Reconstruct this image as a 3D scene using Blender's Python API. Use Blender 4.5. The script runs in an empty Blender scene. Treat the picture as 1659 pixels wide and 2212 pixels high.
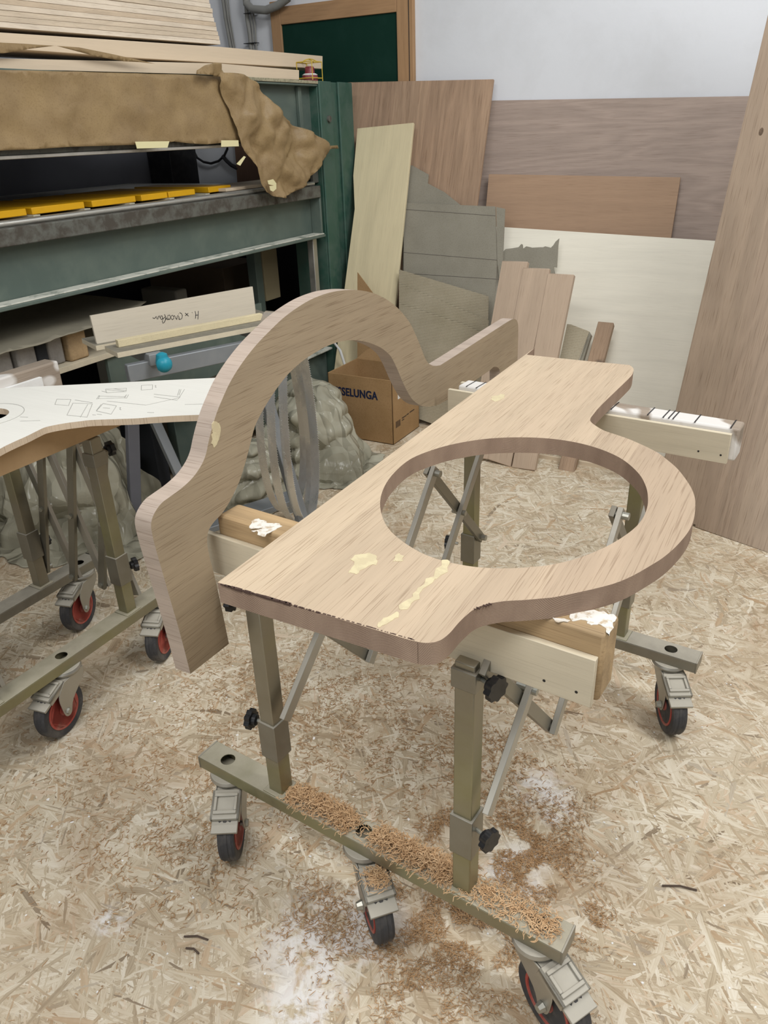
import bpy, bmesh, math, random
import numpy as np
from mathutils import Vector, Matrix, noise
from mathutils.geometry import tessellate_polygon, delaunay_2d_cdt
random.seed(7); rng = np.random.default_rng(7)
S = bpy.context.scene
C = S.collection
PI = math.pi

# ------------------------------------------------------------------ camera
CX, CY, FPX, CAMZ = 829.5, 1106.0, 1654.4, 1.5
def cam_axes(pitch, roll, yaw):
    f = Vector((0, math.cos(pitch), -math.sin(pitch))); r = Vector((1, 0, 0)); d = f.cross(r)
    r2 = r*math.cos(roll) + d*math.sin(roll); d2 = d*math.cos(roll) - r*math.sin(roll)
    Z = Matrix.Rotation(yaw, 3, 'Z')
    return Z @ r2, Z @ d2, Z @ f
CR, CD, CF = cam_axes(.46307, .036485, .5191)
cam = bpy.data.objects.new('camera', bpy.data.cameras.new('camera')); C.objects.link(cam)
cam.matrix_world = Matrix(((CR.x, -CD.x, -CF.x, 0), (CR.y, -CD.y, -CF.y, 0), (CR.z, -CD.z, -CF.z, CAMZ), (0, 0, 0, 1)))
cam.data.sensor_fit = 'VERTICAL'; cam.data.sensor_height = 36; cam.data.lens = FPX/2212*36
cam.data.clip_start = .02
S.camera = cam
def ray(px, py): return (CR*(px-CX) + CD*(py-CY) + CF*FPX)/FPX
def P(px, py, ax='z', v=0.0):
    d = ray(px, py); i = 'xyz'.index(ax); o = Vector((0, 0, CAMZ)); return o + d*((v-o[i])/d[i])
# ------------------------------------------------------------------ light
S.view_settings.view_transform = 'Standard'; S.view_settings.look = 'None'
S.view_settings.gamma = 1; S.view_settings.use_curve_mapping = False
S.view_settings.exposure = 0.0
w = bpy.data.worlds.new('workshop_air'); S.world = w; w.use_nodes = True
w.node_tree.nodes['Background'].inputs[0].default_value = (.93, .965, 1.0, 1)
w.node_tree.nodes['Background'].inputs[1].default_value = .18
def area(name, loc, size, power, col, target):
    l = bpy.data.lights.new(name, 'AREA'); l.shape = 'RECTANGLE'; l.size, l.size_y = size; l.energy = power; l.color = col
    o = bpy.data.objects.new(name, l); C.objects.link(o); o.location = loc
    o.rotation_euler = (Vector(target)-Vector(loc)).to_track_quat('-Z', 'Y').to_euler(); return o
area('ceiling_lamp_main', (1.5, 1.3, 3.4), (.7, 2.2), 75, (1, .99, .97), (-.5, 1.6, 0))
area('ceiling_lamp_rear', (-.2, 2.6, 3.5), (1.6, .5), 44, (.97, .99, 1.0), (-.9, 3.9, .6))
area('ceiling_lamp_front', (-.7, -.5, 3.3), (2.2, .7), 56, (1, .99, .98), (-.8, .7, 0))
area('daylight_window', (-.6, -2.6, 1.6), (2.6, 1.5), 26, (.93, .97, 1), (-1.4, 3, .8))

# ------------------------------------------------------------------ materials
def lin(c):
    if isinstance(c, str): c = [int(c[i:i+2], 16)/255 for i in (0, 2, 4)]
    return tuple(x/12.92 if x <= .04045 else ((x+.055)/1.055)**2.4 for x in c)
class NT:
    def __init__(s, name, rough=.6, metal=0, spec=.4):
        s.m = bpy.data.materials.new(name); s.m.use_nodes = True; s.t = s.m.node_tree; s.b = s.t.nodes['Principled BSDF']
        s.b.inputs['Roughness'].default_value = rough; s.b.inputs['Metallic'].default_value = metal
        s.b.inputs['Specular IOR Level'].default_value = spec
        s.co = s.t.nodes.new('ShaderNodeTexCoord').outputs['Object']
    def put(s, sock, v):
        if isinstance(v, bpy.types.NodeSocket): s.t.links.new(v, sock)
        elif isinstance(v, str): sock.default_value = (*lin(v), 1)
        elif isinstance(v, tuple) and len(v) == 3 and sock.type == 'RGBA': sock.default_value = (*v, 1)
        else: sock.default_value = v
    def n(s, typ, ins=(), out=0, **kw):
        nd = s.t.nodes.new('ShaderNode'+typ)
        for k, v in kw.items(): setattr(nd, k, v)
        for k, v in (ins.items() if isinstance(ins, dict) else enumerate(ins)): s.put(nd.inputs[k], v)
        return nd.outputs[out]
    def math(s, op, a, b=0.0, c=0.0, clamp=False):
        nd = s.t.nodes.new('ShaderNodeMath'); nd.operation = op; nd.use_clamp = clamp
        for i, v in enumerate((a, b, c)): s.put(nd.inputs[i], v)
        return nd.outputs[0]
    def vec(s, op, a, b=(0, 0, 0)):
        nd = s.t.nodes.new('ShaderNodeVectorMath'); nd.operation = op; s.put(nd.inputs[0], a); s.put(nd.inputs[1], b); return nd.outputs[0]
    def mix(s, f, a, b):
        nd = s.t.nodes.new('ShaderNodeMix'); nd.data_type = 'RGBA'; s.put(nd.inputs[0], f); s.put(nd.inputs[6], a); s.put(nd.inputs[7], b); return nd.outputs[2]
    def mul(s, f, a, b):
        nd = s.t.nodes.new('ShaderNodeMix'); nd.data_type = 'RGBA'; nd.blend_type = 'MULTIPLY'; s.put(nd.inputs[0], f); s.put(nd.inputs[6], a); s.put(nd.inputs[7], b); return nd.outputs[2]
    def noise(s, v, scale=5, detail=3, rough=.5, dist=0, out=0):
        return s.n('TexNoise', {'Vector': v, 'Scale': scale, 'Detail': detail, 'Roughness': rough, 'Distortion': dist}, out)
    def map(s, v, scale=(1, 1, 1), rot=(0, 0, 0), loc=(0, 0, 0)):
        return s.n('Mapping', {'Vector': v, 'Location': loc, 'Rotation': rot, 'Scale': scale})
    def step(s, v, lo, hi): return s.n('MapRange', {'Value': v, 'From Min': lo, 'From Max': hi})
    def color(s, c): s.put(s.b.inputs['Base Color'], c)
    def bump(s, h, d=.002, st=.5): s.t.links.new(s.n('Bump', {'Strength': st, 'Distance': d, 'Height': h}), s.b.inputs['Normal'])

def wood(name, c, axis=0, var=.16, stave=0, stavar=.2, pore=.35, rough=.62, figure=1.0, warm=None, blotch=None, sc=1.0):
    """c: hex; axis: grain axis in object space; stave: width of glued strips across"""
    t = NT(name, rough, spec=.3); co = t.co
    cross = 1 if axis == 0 else 0
    if stave:
        xyz = t.t.nodes.new('ShaderNodeSeparateXYZ'); t.put(xyz.inputs[0], co)
        cell = t.math('FLOOR', t.math('DIVIDE', xyz.outputs[cross], stave))
        rn = t.n('TexWhiteNoise', {'W': cell}, out=0, noise_dimensions='1D')
        off = t.n('CombineXYZ', [t.math('MULTIPLY', rn, 31.0), t.math('MULTIPLY', rn, 17.0), t.math('MULTIPLY', rn, 7.0)])
        cg = t.vec('ADD', co, off)
    else: cg = co
    s1 = [0, 0, 0]; s2 = [0, 0, 0]; s3 = [0, 0, 0]; s4 = [0, 0, 0]
    for k in range(3):
        al = k == axis
        s1[k] = 1.6*sc if al else 34*sc; s2[k] = 9*sc if al else 480*sc; s3[k] = .7*sc if al else 5*sc; s4[k] = 1.8*sc if al else 130*sc
    big = t.noise(t.map(cg, tuple(s3)), 1, 2, .5, .8*figure)
    # figure rings: bands of the low-frequency field
    ring = t.math('PINGPONG', t.math('MULTIPLY', big, 9.0*figure), 1.0)
    g1 = t.noise(t.map(cg, tuple(s1)), 1, 5, .6, .5)
    g2 = t.noise(t.map(cg, tuple(s2)), 1, 2, .5)
    g4 = t.noise(t.map(cg, tuple(s4)), 1, 4, .65, .2)
    v = t.math('ADD', t.math('MULTIPLY', ring, .22), t.math('ADD', t.math('MULTIPLY', g1, .42), t.math('MULTIPLY', g4, .36)))
    base = Vector(lin(c)); base = base.lerp(Vector((base.dot(Vector((.25, .65, .10))),)*3), .16); dk = tuple(base*(1-var*1.9)*1.0); lt = tuple(base*(1+var*1.1))
    if warm: dk = tuple(Vector(dk).lerp(Vector(lin(warm))*(1-var), .5))
    col = t.mix(t.step(v, .25, .75), dk, lt)
    if stave:
        col = t.mul(1.0, col, t.mix(rn, (1-stavar*.8, 1-stavar, 1-stavar*1.05), (1+stavar*.5, 1+stavar*.55, 1+stavar*.45)))
    pm = t.math('MULTIPLY', t.step(g2, .56, .68), pore)
    col = t.mul(pm, col, (.45, .38, .32))
    if blotch:
        for bc, thr in blotch:
            bn = t.noise(t.map(co, (3.1, 3.1, 3.1), loc=(thr*9, 2, 1)), 1, 3, .6, .4)
            col = t.mix(t.math('MULTIPLY', t.step(bn, thr, thr+.03), .75), col, bc)
    t.color(col); t.bump(t.math('SUBTRACT', g1, t.math('MULTIPLY', g2, .6)), .0008, .35)
    return t.m

def endgrain(name, c, lo, plane='xz', stave=.09):
    t = NT(name, .75, spec=.2); xyz = t.t.nodes.new('ShaderNodeSeparateXYZ'); t.put(xyz.inputs[0], t.co)
    cell = t.math('FLOOR', t.math('DIVIDE', xyz.outputs[0], stave)); rn = t.n('TexWhiteNoise', {'W': cell}, out=1, noise_dimensions='1D')
    c3 = t.vec('ADD', t.vec('MULTIPLY', rn, (.16, 0, .12)), (-.08, 0, -.14))
    q = t.vec('ADD', t.vec('MULTIPLY', t.co, (1, .12, 1)), c3); q = t.vec('SUBTRACT', q, t.n('CombineXYZ', [t.math('MULTIPLY', cell, stave), 0.0, 0.0]))
    wv = t.n('TexWave', {'Vector': q, 'Scale': 130.0, 'Distortion': 1.6, 'Detail': 2.0, 'Detail Scale': .6}, 1, wave_type='RINGS', rings_direction='Y')
    fine = t.noise(t.co, 700, 2); big = t.noise(t.map(t.co, (1, 1, .4)), 22, 3)
    v = t.math('ADD', t.math('MULTIPLY', wv, .24), t.math('ADD', t.math('MULTIPLY', fine, .22), t.math('MULTIPLY', big, .56)))
    t.color(t.mix(t.step(v, .25, .85), lin(lo), lin(c))); t.bump(wv, .0006, .3); return t.m
def plain(name, c, rough=.5, metal=0, spec=.4, dirt=None, dscale=8, amt=.5, bump=0, thr=(.45, .7)):
    t = NT(name, rough, metal, spec); col = c if not isinstance(c, str) else lin(c)
    if dirt:
        nz = t.noise(t.co, dscale, 6, .65, .3)
        col = t.mix(t.math('MULTIPLY', t.step(nz, *thr), amt), tuple(col), dirt)
        if metal or rough < .5: t.put(t.b.inputs['Roughness'], t.math('ADD', t.math('MULTIPLY', t.step(nz, *thr), .3), rough, clamp=True))
    t.color(tuple(col) if isinstance(col, tuple) else col)
    if bump: t.bump(t.noise(t.co, dscale*8, 4, .6), bump, .4)
    return t.m

def osb():
    t = NT('osb_floor_board', .72, spec=.25)
    best = prio = tone = None; vec = None; hue = None
    wv = t.vec('MULTIPLY', t.vec('SUBTRACT', t.noise(t.co, 9.0, 2, .5, 0, 1), (.5, .5, .5)), (.014, .014, 0))
    base = t.vec('ADD', t.co, wv)
    for i, (a, L, W_) in enumerate([(.25, .105, .015), (2.0, .08, .010), (1.15, .095, .013), (2.75, .115, .018), (.7, .06, .007), (1.6, .13, .016), (2.35, .065, .008), (.0, .055, .006), (2.95, .08, .005), (.95, .07, .0045)]):
        m = t.map(base, (1, 1, 1), (0, 0, a), (i*3.7, i*1.9, 0))
        m2 = t.vec('MULTIPLY', m, (1/L, 1/W_, 0))
        vo = t.t.nodes.new('ShaderNodeTexVoronoi'); vo.voronoi_dimensions = '2D'; t.put(vo.inputs['Vector'], m2); t.put(vo.inputs['Scale'], 1.0)
        sp = t.t.nodes.new('ShaderNodeSeparateColor'); t.put(sp.inputs[0], vo.outputs['Color'])
        r, g, b = sp.outputs; d = vo.outputs['Distance']
        # strands thin out towards their rims
        r2 = t.math('SUBTRACT', r, t.math('MULTIPLY', d, .28))
        if prio is None: prio, tone, hue, vec, edge = r2, g, b, m2, d
        else:
            f = t.math('GREATER_THAN', r2, prio)
            prio = t.math('MAXIMUM', r2, prio)
            def mx(A, B):
                nd = t.t.nodes.new('ShaderNodeMix'); nd.data_type = 'FLOAT'; t.put(nd.inputs[0], f); t.put(nd.inputs[2], A); t.put(nd.inputs[3], B); return nd.outputs[0]
            tone = mx(tone, g); hue = mx(hue, b); edge = mx(edge, d)
            nd = t.t.nodes.new('ShaderNodeMix'); nd.data_type = 'VECTOR'; t.put(nd.inputs[0], f); t.put(nd.inputs[4], vec); t.put(nd.inputs[5], m2); vec = nd.outputs[1]
    fib = t.noise(t.vec('MULTIPLY', vec, (.8, 5.0, 1)), 1.2, 4, .65, .3)
    v = t.math('ADD', t.math('MULTIPLY', tone, .5), t.math('ADD', t.math('MULTIPLY', t.step(fib, .25, .75), .42), t.math('MULTIPLY', t.noise(t.co, 7, 3), .22)))
    rp = t.t.nodes.new('ShaderNodeValToRGB'); t.put(rp.inputs[0], v)
    el = rp.color_ramp.elements
    for pos, c in ((.12, '85755f'), (.3, 'a9987e'), (.5, 'c3b49a'), (.68, 'd3c7b0'), (.9, 'e4dccb')):
        e = el.new(pos); e.color = (*lin(c), 1)
    el.remove(el[0]); el.remove(el[-1])
    col = rp.outputs[0]
    col = t.mix(t.math('MULTIPLY', t.step(hue, .82, .95), .38), col, lin('b58a5c'))
    col = t.mul(t.math('MULTIPLY', t.step(hue, .06, .0), .6), col, lin('7a6350'))
    col = t.mul(t.math('MULTIPLY', t.step(edge, .55, 1.1), .3), col, lin('8a7058'))
    fk = t.noise(t.vec('MULTIPLY', vec, (2.2, 2.2, 1)), 1.0, 2, .5); col = t.mul(t.math('MULTIPLY', t.step(fk, .66, .72), .55), col, lin('8a6a4e'))
    # trodden dust and grime
    g = t.noise(t.co, 1.6, 5, .6, .5)
    col = t.mix(t.math('MULTIPLY', t.step(g, .42, .7), .32), col, lin('b5a895'))
    g2 = t.noise(t.co, 3.4, 5, .65, .8)
    col = t.mul(t.math('MULTIPLY', t.step(g2, .48, .68), .5), col, lin('c4a98a'))
    # dry plaster spills
    sp = None
    for (x, y, r) in SPILLS:
        d = t.n('VectorMath', [t.co, (x, y, 0)], 1, operation='DISTANCE')
        k = t.step(d, r, r*.35); sp = k if sp is None else t.math('MAXIMUM', sp, k)
    sm = t.math('MULTIPLY', sp, t.step(t.noise(t.co, 16, 6, .7, .5), .42, .55))
    col = t.mix(t.math('MULTIPLY', sm, .8), col, lin('e8e6e4'))
    fl = t.noise(t.co, 45, 2, .4); col = t.mix(t.step(fl, .765, .78), col, lin('f1efec'))
    t.color(col); t.bump(t.math('ADD', prio, t.math('MULTIPLY', fib, .3)), .0015, .35)
    return t.m

def zincmat(name, a, b_, dust):
    t = NT(name, .42, .6); nz = t.noise(t.co, 3.5, 3, .5, .6)
    col = t.mix(t.step(nz, .4, .6), lin(a), lin(b_))
    nrm = t.t.nodes.new('ShaderNodeNewGeometry').outputs['Normal']; xyz = t.t.nodes.new('ShaderNodeSeparateXYZ'); t.put(xyz.inputs[0], nrm)
    sp = t.step(t.noise(t.co, 14, 6, .7), .3, .6)
    d = t.math('MAXIMUM', t.math('MULTIPLY', t.step(xyz.outputs[2], .4, .9), t.math('ADD', t.math('MULTIPLY', sp, .3), .65)), t.math('MULTIPLY', sp, .18))
    t.color(t.mix(d, col, lin(dust))); t.put(t.b.inputs['Metallic'], t.math('MULTIPLY', t.math('SUBTRACT', 1, d), .85)); t.put(t.b.inputs['Roughness'], t.math('ADD', t.math('MULTIPLY', d, .5), .33))
    return t.m
fl = lambda x, y: tuple(P(x, y))[:2]
SPILLS = [(*fl(690, 2040), .16), (*fl(790, 2000), .11), (*fl(1170, 1705), .09), (*fl(650, 2170), .10), (*fl(1110, 1880), .09), (*fl(1200, 1750), .06), (*fl(240, 1990), .05)]
M = dict(
    osb=osb(),
    wall=plain('white_wall_plaster', 'dcdee2', .85, dirt='cfd0d2', dscale=3, amt=.5, bump=.002),
    oak=wood('oak_slab_face', 'c5ae90', 1, .09, .09, .17, .5, figure=.7),
    oakend=endgrain('oak_end_grain', 'b39c88', '7d685a'),
    arch=wood('oak_arch_face', 'a49072', 0, .08, 0, 0, .6, figure=.8),
    archend=wood('oak_arch_edge', 'b8a594', 2, .10, 0, 0, .5, figure=.9),
    oakp=wood('oak_panel', 'a48e77', 1, .10, .17, .08, .55, figure=1.3),
    beech=wood('beech_board', 'baa187', 1, .08, 0, 0, .3, figure=.6),
    beechx=wood('beech_plank', 'd6c1a2', 0, .05, 0, 0, .1, figure=.5),
    okume=wood('okoume_plywood', 'ad988a', 0, .11, 0, 0, .4, figure=1.5),
    brown=wood('brown_plywood', 'b39070', 0, .07, 0, 0, .3, figure=.8),
    grainy=wood('streaky_plywood', 'ae8e70', 1, .16, .21, .1, .5, figure=1.3),
    poplar=wood('yellow_poplar_board', 'dbcb9f', 1, .08, 0, 0, .2, figure=.9),
    pop2=wood('pale_poplar_plywood', 'ede6d2', 0, .04, 0, 0, .12, figure=.9),
    pine=wood('old_pine_block', 'b59668', 0, .2, 0, 0, .45),
    pineb=wood('painted_beam_block', '9c8c7a', 0, .12, 0, 0, .4, blotch=[('e6e4e0', .45)]),
    plate=wood('plywood_side_plate', 'd0c3a6', 0, .06, 0, 0, .15, blotch=[('dcd9d0', .62)]),
    mdf=plain('brown_fibreboard', 'b89a74', .7, dirt='a88c68', dscale=20, amt=.4),
    template=wood('white_birch_template', 'e9e7dd', 0, .03, 0, 0, .08, figure=.4),
    plyedge=wood('plywood_edge_layers', 'cdb79a', 2, .05, 0, 0, .5, sc=1),
    zinc=zincmat('yellow_zinc_steel', '92906c', '8e897a', 'b0a996'),
    zincg=zincmat('grey_dusty_steel', 'b2b1aa', 'aaa79e', 'b8b2a4'),
    zincd=zincmat('dark_zinc_bar', '8a887c', '87847a', 'aaa496'),
    rubber=plain('worn_black_rubber', '3c3c3e', .75, dirt='6f6a64', dscale=18, amt=.6),
    red=plain('red_wheel_plastic', 'a5453c', .55, dirt='a0887a', dscale=14, amt=.7),
    black=plain('black_plastic', '1c1c1e', .35, dirt='3c3a38', dscale=30, amt=.5),
    green=plain('green_machine_paint', '58655e', .5, .1, dirt='6d776c', dscale=6, amt=.7, thr=(.42, .7)),
    greenc=plain('green_column_paint', '35564a', .45, .1, dirt='4c6156', dscale=9, amt=.8, thr=(.4, .62)),
    dust=plain('dust_covered_flange', 'c8c8bc', .9, dirt='5c6c60', dscale=14, amt=.7, thr=(.5, .66)),
    rust=plain('rusty_steel_rim', '6c6d66', .6, .4, dirt='4c4239', dscale=16, amt=.7, thr=(.42, .6)),
    steel=plain('bright_rolled_steel', 'c9c7bf', .38, .8, dirt='8f8a7e', dscale=7, amt=.5),
    blade=plain('blade_steel', 'f2f1ee', .27, .95, dirt='9a8c7e', dscale=4, amt=.45, thr=(.5, .68)),
    kraft=None, card=None, gcard=None, ccard=None,
    yellow=plain('yellow_paint', 'd9a410', .5, dirt='c2900c', dscale=20, amt=.4),
    dark=plain('dark_shade_and_parts', '24262a', .8),  # stands in for shade under the press; also colours dark posts and blocks
    dgrey=plain('dark_grey_panel', '6c6d74', .7, dirt='606168', dscale=4, amt=.5),
    chalk=plain('dark_green_chalkboard', '0e3026', .65, spec=.15, dirt='1c3a31', dscale=5, amt=.5, thr=(.5, .75)),
    pinef=wood('pine_frame', 'b08658', 0, .1, 0, 0, .3),
    pinefv=wood('pine_frame_upright', 'b08658', 2, .1, 0, 0, .3),
    chip=plain('chipboard', 'a39c82', .8, dirt='6f6c58', dscale=90, amt=.7, thr=(.45, .6)),
    wire=plain('yellow_wire', 'c9ac3e', .4),
    lampred=plain('dusty_red_lens', '7d2a33', .35, dirt='9a6f72', dscale=30, amt=.5),
    grey=plain('grey_cable', '8c8b86', .6, dirt='77756f', dscale=10, amt=.5),
    gsteel=plain('grey_painted_steel', '85898c', .45, .3, dirt='9b9b98', dscale=8, amt=.5),
    teal=plain('turquoise_plastic', '1f8ba0', .4),
    ink=plain('black_marker_ink', '14161c', .5),
    blueink=plain('navy_print', '1a2340', .6),
    pencil=plain('pencil_line', 'a9a8a2', .8),
    white=plain('white_paint', 'e6e6e4', .6, dirt='cfcdc6', dscale=20, amt=.4),
    tape=plain('masking_tape', 'dcd4a6', .7),
    boltm=plain('bolt_steel', 'a9a89e', .4, .7),
    shav=plain('beech_shavings', 'b8956e', .8, dirt='9c7850', dscale=40, amt=.7, thr=(.4, .6)),
    shav2=plain('fresh_oak_shavings', 'cfae86', .8, dirt='b58e64', dscale=60, amt=.6, thr=(.4, .6)),
    filler=plain('yellow_wood_filler', 'd3c7a2', .7, dirt='c8ba98', dscale=45, amt=.9, thr=(.45, .55)),
    rag=plain('crumpled_grey_wrap', '97938e', .45, dirt='6f6b66', dscale=14, amt=.6, bump=.004),
    jigply=wood('grey_jig_plywood', 'c8bda8', 0, .05, 0, 0, .2),
    rough=wood('burnt_offcut', 'a48668', 1, .2, 0, 0, .7, blotch=[('50463e', .62)]),
)
def film():
    t = NT('milky_plastic_sheet', .16, spec=.9); t.color(lin('b9b6a4'))
    t.put(t.b.inputs['Transmission Weight'], .12); t.put(t.b.inputs['IOR'], 1.2)
    t.color(t.mix(t.step(t.noise(t.co, 5, 3), .4, .7), lin('b3af9c'), lin('8f8b79')))
    wq = t.vec('ADD', t.co, t.vec('MULTIPLY', t.noise(t.co, 3, 2, .5, 0, 1), (.22, .22, .22)))
    ve = t.n('TexVoronoi', {'Vector': t.vec('MULTIPLY', wq, (1, 1, .55)), 'Scale': 7.0}, 0, feature='DISTANCE_TO_EDGE')
    r1 = t.math('ABSOLUTE', t.math('SUBTRACT', t.noise(t.map(t.co, (1, 1, .6)), 3.6, 1, .4, .9), .5)); r2 = t.math('ABSOLUTE', t.math('SUBTRACT', t.noise(t.co, 11, 0, .5, .5), .5))
    t.bump(t.math('ADD', t.math('MULTIPLY', ve, .8), t.math('ADD', t.math('MULTIPLY', r1, .4), t.math('MULTIPLY', r2, .12))), .10, .9)
    return t.m
def paper(name, c, c2, rib=0, axis=0):
    t = NT(name, .5 if 'kraft' in name else .75, spec=.3)
    col = t.mix(t.step(t.noise(t.co, 6, 5, .6), .35, .7), lin(c), lin(c2))
    fb = t.noise(t.co, 160, 2); col = t.mul(t.math('MULTIPLY', t.step(fb, .5, .75), .25), col, lin('a08a6c'))
    if rib:
        xyz = t.t.nodes.new('ShaderNodeSeparateXYZ'); t.put(xyz.inputs[0], t.co)
        wv = t.math('SINE', t.math('MULTIPLY', xyz.outputs[axis], 2*PI/rib)); t.bump(wv, .0012, .5)
        col = t.mul(t.math('MULTIPLY', t.step(wv, .2, 1), .15), col, lin('807868'))
    if 'kraft' in name:
        r1 = t.math('ABSOLUTE', t.math('SUBTRACT', t.noise(t.co, 5, 1, .5, .5), .5)); r2 = t.math('ABSOLUTE', t.math('SUBTRACT', t.noise(t.co, 14, 1, .5, .8), .5))
        t.bump(t.math('ADD', r1, t.math('MULTIPLY', r2, .08)), .02, .6)
    t.color(col); return t.m
M['kraft'] = paper('kraft_paper', '98815c', '867050'); M['card'] = paper('brown_cardboard', 'a6865f', '987952')
M['gcard'] = paper('grey_brown_cardboard', '938e80', '898476'); M['ccard'] = paper('ribbed_corrugated_cardboard', 'aea48e', 'a0967f', .008, 1)
M['film'] = film()

# ------------------------------------------------------------------ object helpers
WM = {}
def tag(o, label=None, cat=None, group=None, kind=None):
    if label: o['label'] = label
    if cat: o['category'] = cat
    if group: o['group'] = group
    if kind: o['kind'] = kind
    return o
def link(o, m, parent):
    C.objects.link(o)
    if parent is not None:
        o.parent = parent; o.matrix_local = WM[parent.name].inverted() @ m
    else: o.matrix_world = m
    WM[o.name] = m.copy(); return o
def empty(name, loc, rz=0):
    o = bpy.data.objects.new(name, None); o.empty_display_size = .05
    return link(o, Matrix.Translation(Vector(loc)) @ Matrix.Rotation(rz, 4, 'Z'), None)
def finish(me, mats, smooth=35):
    for m in (mats if isinstance(mats, (list, tuple)) else [mats]): me.materials.append(M[m] if isinstance(m, str) else m)
    if smooth:
        me.polygons.foreach_set('use_smooth', [True]*len(me.polygons)); me.set_sharp_from_angle(angle=math.radians(smooth))
    me.update()
def bev(o, w_, seg=2):
    if w_:
        b = o.modifiers.new('edge_round', 'BEVEL'); b.width = w_; b.segments = seg; b.limit_method = 'ANGLE'; b.angle_limit = math.radians(40)
    return o
class MB:
    def __init__(s): s.bm = bmesh.new()
    def xf(s, vs, m):
        bmesh.ops.transform(s.bm, matrix=m, verts=vs)
    def box(s, lo, hi, m=None):
        r = bmesh.ops.create_cube(s.bm, size=1)['verts']
        lo = Vector(lo); hi = Vector(hi); d = hi-lo
        mm = Matrix.Translation((lo+hi)/2) @ Matrix.Diagonal((*d, 1))
        s.xf(r, (m @ mm) if m else mm); return s
    def cyl(s, a, b, r, r2=None, seg=20):
        a = Vector(a); b = Vector(b); d = b-a
        v = bmesh.ops.create_cone(s.bm, cap_ends=True, segments=seg, radius1=r, radius2=r if r2 is None else r2, depth=d.length)['verts']
        s.xf(v, Matrix.Translation((a+b)/2) @ d.to_track_quat('Z', 'Y').to_matrix().to_4x4()); return s
    def bar(s, a, b, w_, h, up=(0, 0, 1)):
        a = Vector(a); b = Vector(b); z = (b-a); L = z.length; z.normalize(); x = Vector(up).cross(z); x.normalize(); y = z.cross(x)
        R = Matrix((x, y, z)).transposed().to_4x4()
        v = bmesh.ops.create_cube(s.bm, size=1)['verts']
        s.xf(v, Matrix.Translation((a+b)/2) @ R @ Matrix.Diagonal((w_, h, L, 1))); return s
    def tube(s, pts, r, seg=8):
        pts = [Vector(p) for p in pts]; rings = []
        for i, p in enumerate(pts):
            t = (pts[min(i+1, len(pts)-1)]-pts[max(i-1, 0)]).normalized()
            x = t.cross(Vector((0, 0, 1)) if abs(t.z) < .9 else Vector((1, 0, 0))).normalized(); y = t.cross(x)
            rings.append([s.bm.verts.new(p+x*r*math.cos(a)+y*r*math.sin(a)) for a in [2*PI*k/seg for k in range(seg)]])
        for A, B in zip(rings, rings[1:]):
            for k in range(seg): s.bm.faces.new((A[k], A[(k+1) % seg], B[(k+1) % seg], B[k]))
        s.bm.faces.new(rings[0][::-1]); s.bm.faces.new(rings[-1]); return s
    def lathe(s, prof, m, seg=32):
        rings = [[s.bm.verts.new(m @ Vector((r*math.cos(a), r*math.sin(a), z))) for a in [2*PI*k/seg for k in range(seg)]] for r, z in prof]
        for A, B in zip(rings, rings[1:]):
            for k in range(seg): s.bm.faces.new((A[k], A[(k+1) % seg], B[(k+1) % seg], B[k]))
        s.bm.faces.new(rings[0][::-1]); s.bm.faces.new(rings[-1]); return s
    def prism(s, outer, t, m, holes=()):
        """2D polygon with holes, extruded from z=0 to z=-t in frame m"""
        loops = [outer]+list(holes); allp = [p for l in loops for p in l]
        tri = tessellate_polygon([[Vector((*p, 0)) for p in l] for l in loops])
        top = [s.bm.verts.new(m @ Vector((*p, 0))) for p in allp]; bot = [s.bm.verts.new(m @ Vector((*p, -t))) for p in allp]
        for f in tri:
            try: s.bm.faces.new([top[i] for i in f]); s.bm.faces.new([bot[i] for i in reversed(f)])
            except ValueError: pass
        k = 0
        for l in loops:
            n = len(l)
            for i in range(n):
                a, b = k+i, k+(i+1) % n
                f = s.bm.faces.new((top[a], bot[a], bot[b], top[b])); f.material_index = 1
            k += n
        return s
    def build(s, name, mats, parent=None, bevel=0, world=True, smooth=35, m=None):
        bmesh.ops.recalc_face_normals(s.bm, faces=s.bm.faces)
        me = bpy.data.meshes.new(name)
        base = m if m is not None else (WM[parent.name] if parent is not None else None)
        if base is None:
            xs = [v.co for v in s.bm.verts]
            c = Vector(((min(v.x for v in xs)+max(v.x for v in xs))/2, (min(v.y for v in xs)+max(v.y for v in xs))/2, min(v.z for v in xs)))
            base = Matrix.Translation(c)
        if world: s.bm.transform(base.inverted())
        s.bm.to_mesh(me); s.bm.free()
        n = len(mats) if isinstance(mats, (list, tuple)) else 1
        if n == 1: me.polygons.foreach_set('material_index', [0]*len(me.polygons))
        finish(me, mats, smooth)
        o = bpy.data.objects.new(name, me)
        return bev(link(o, base, parent), bevel)

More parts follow.
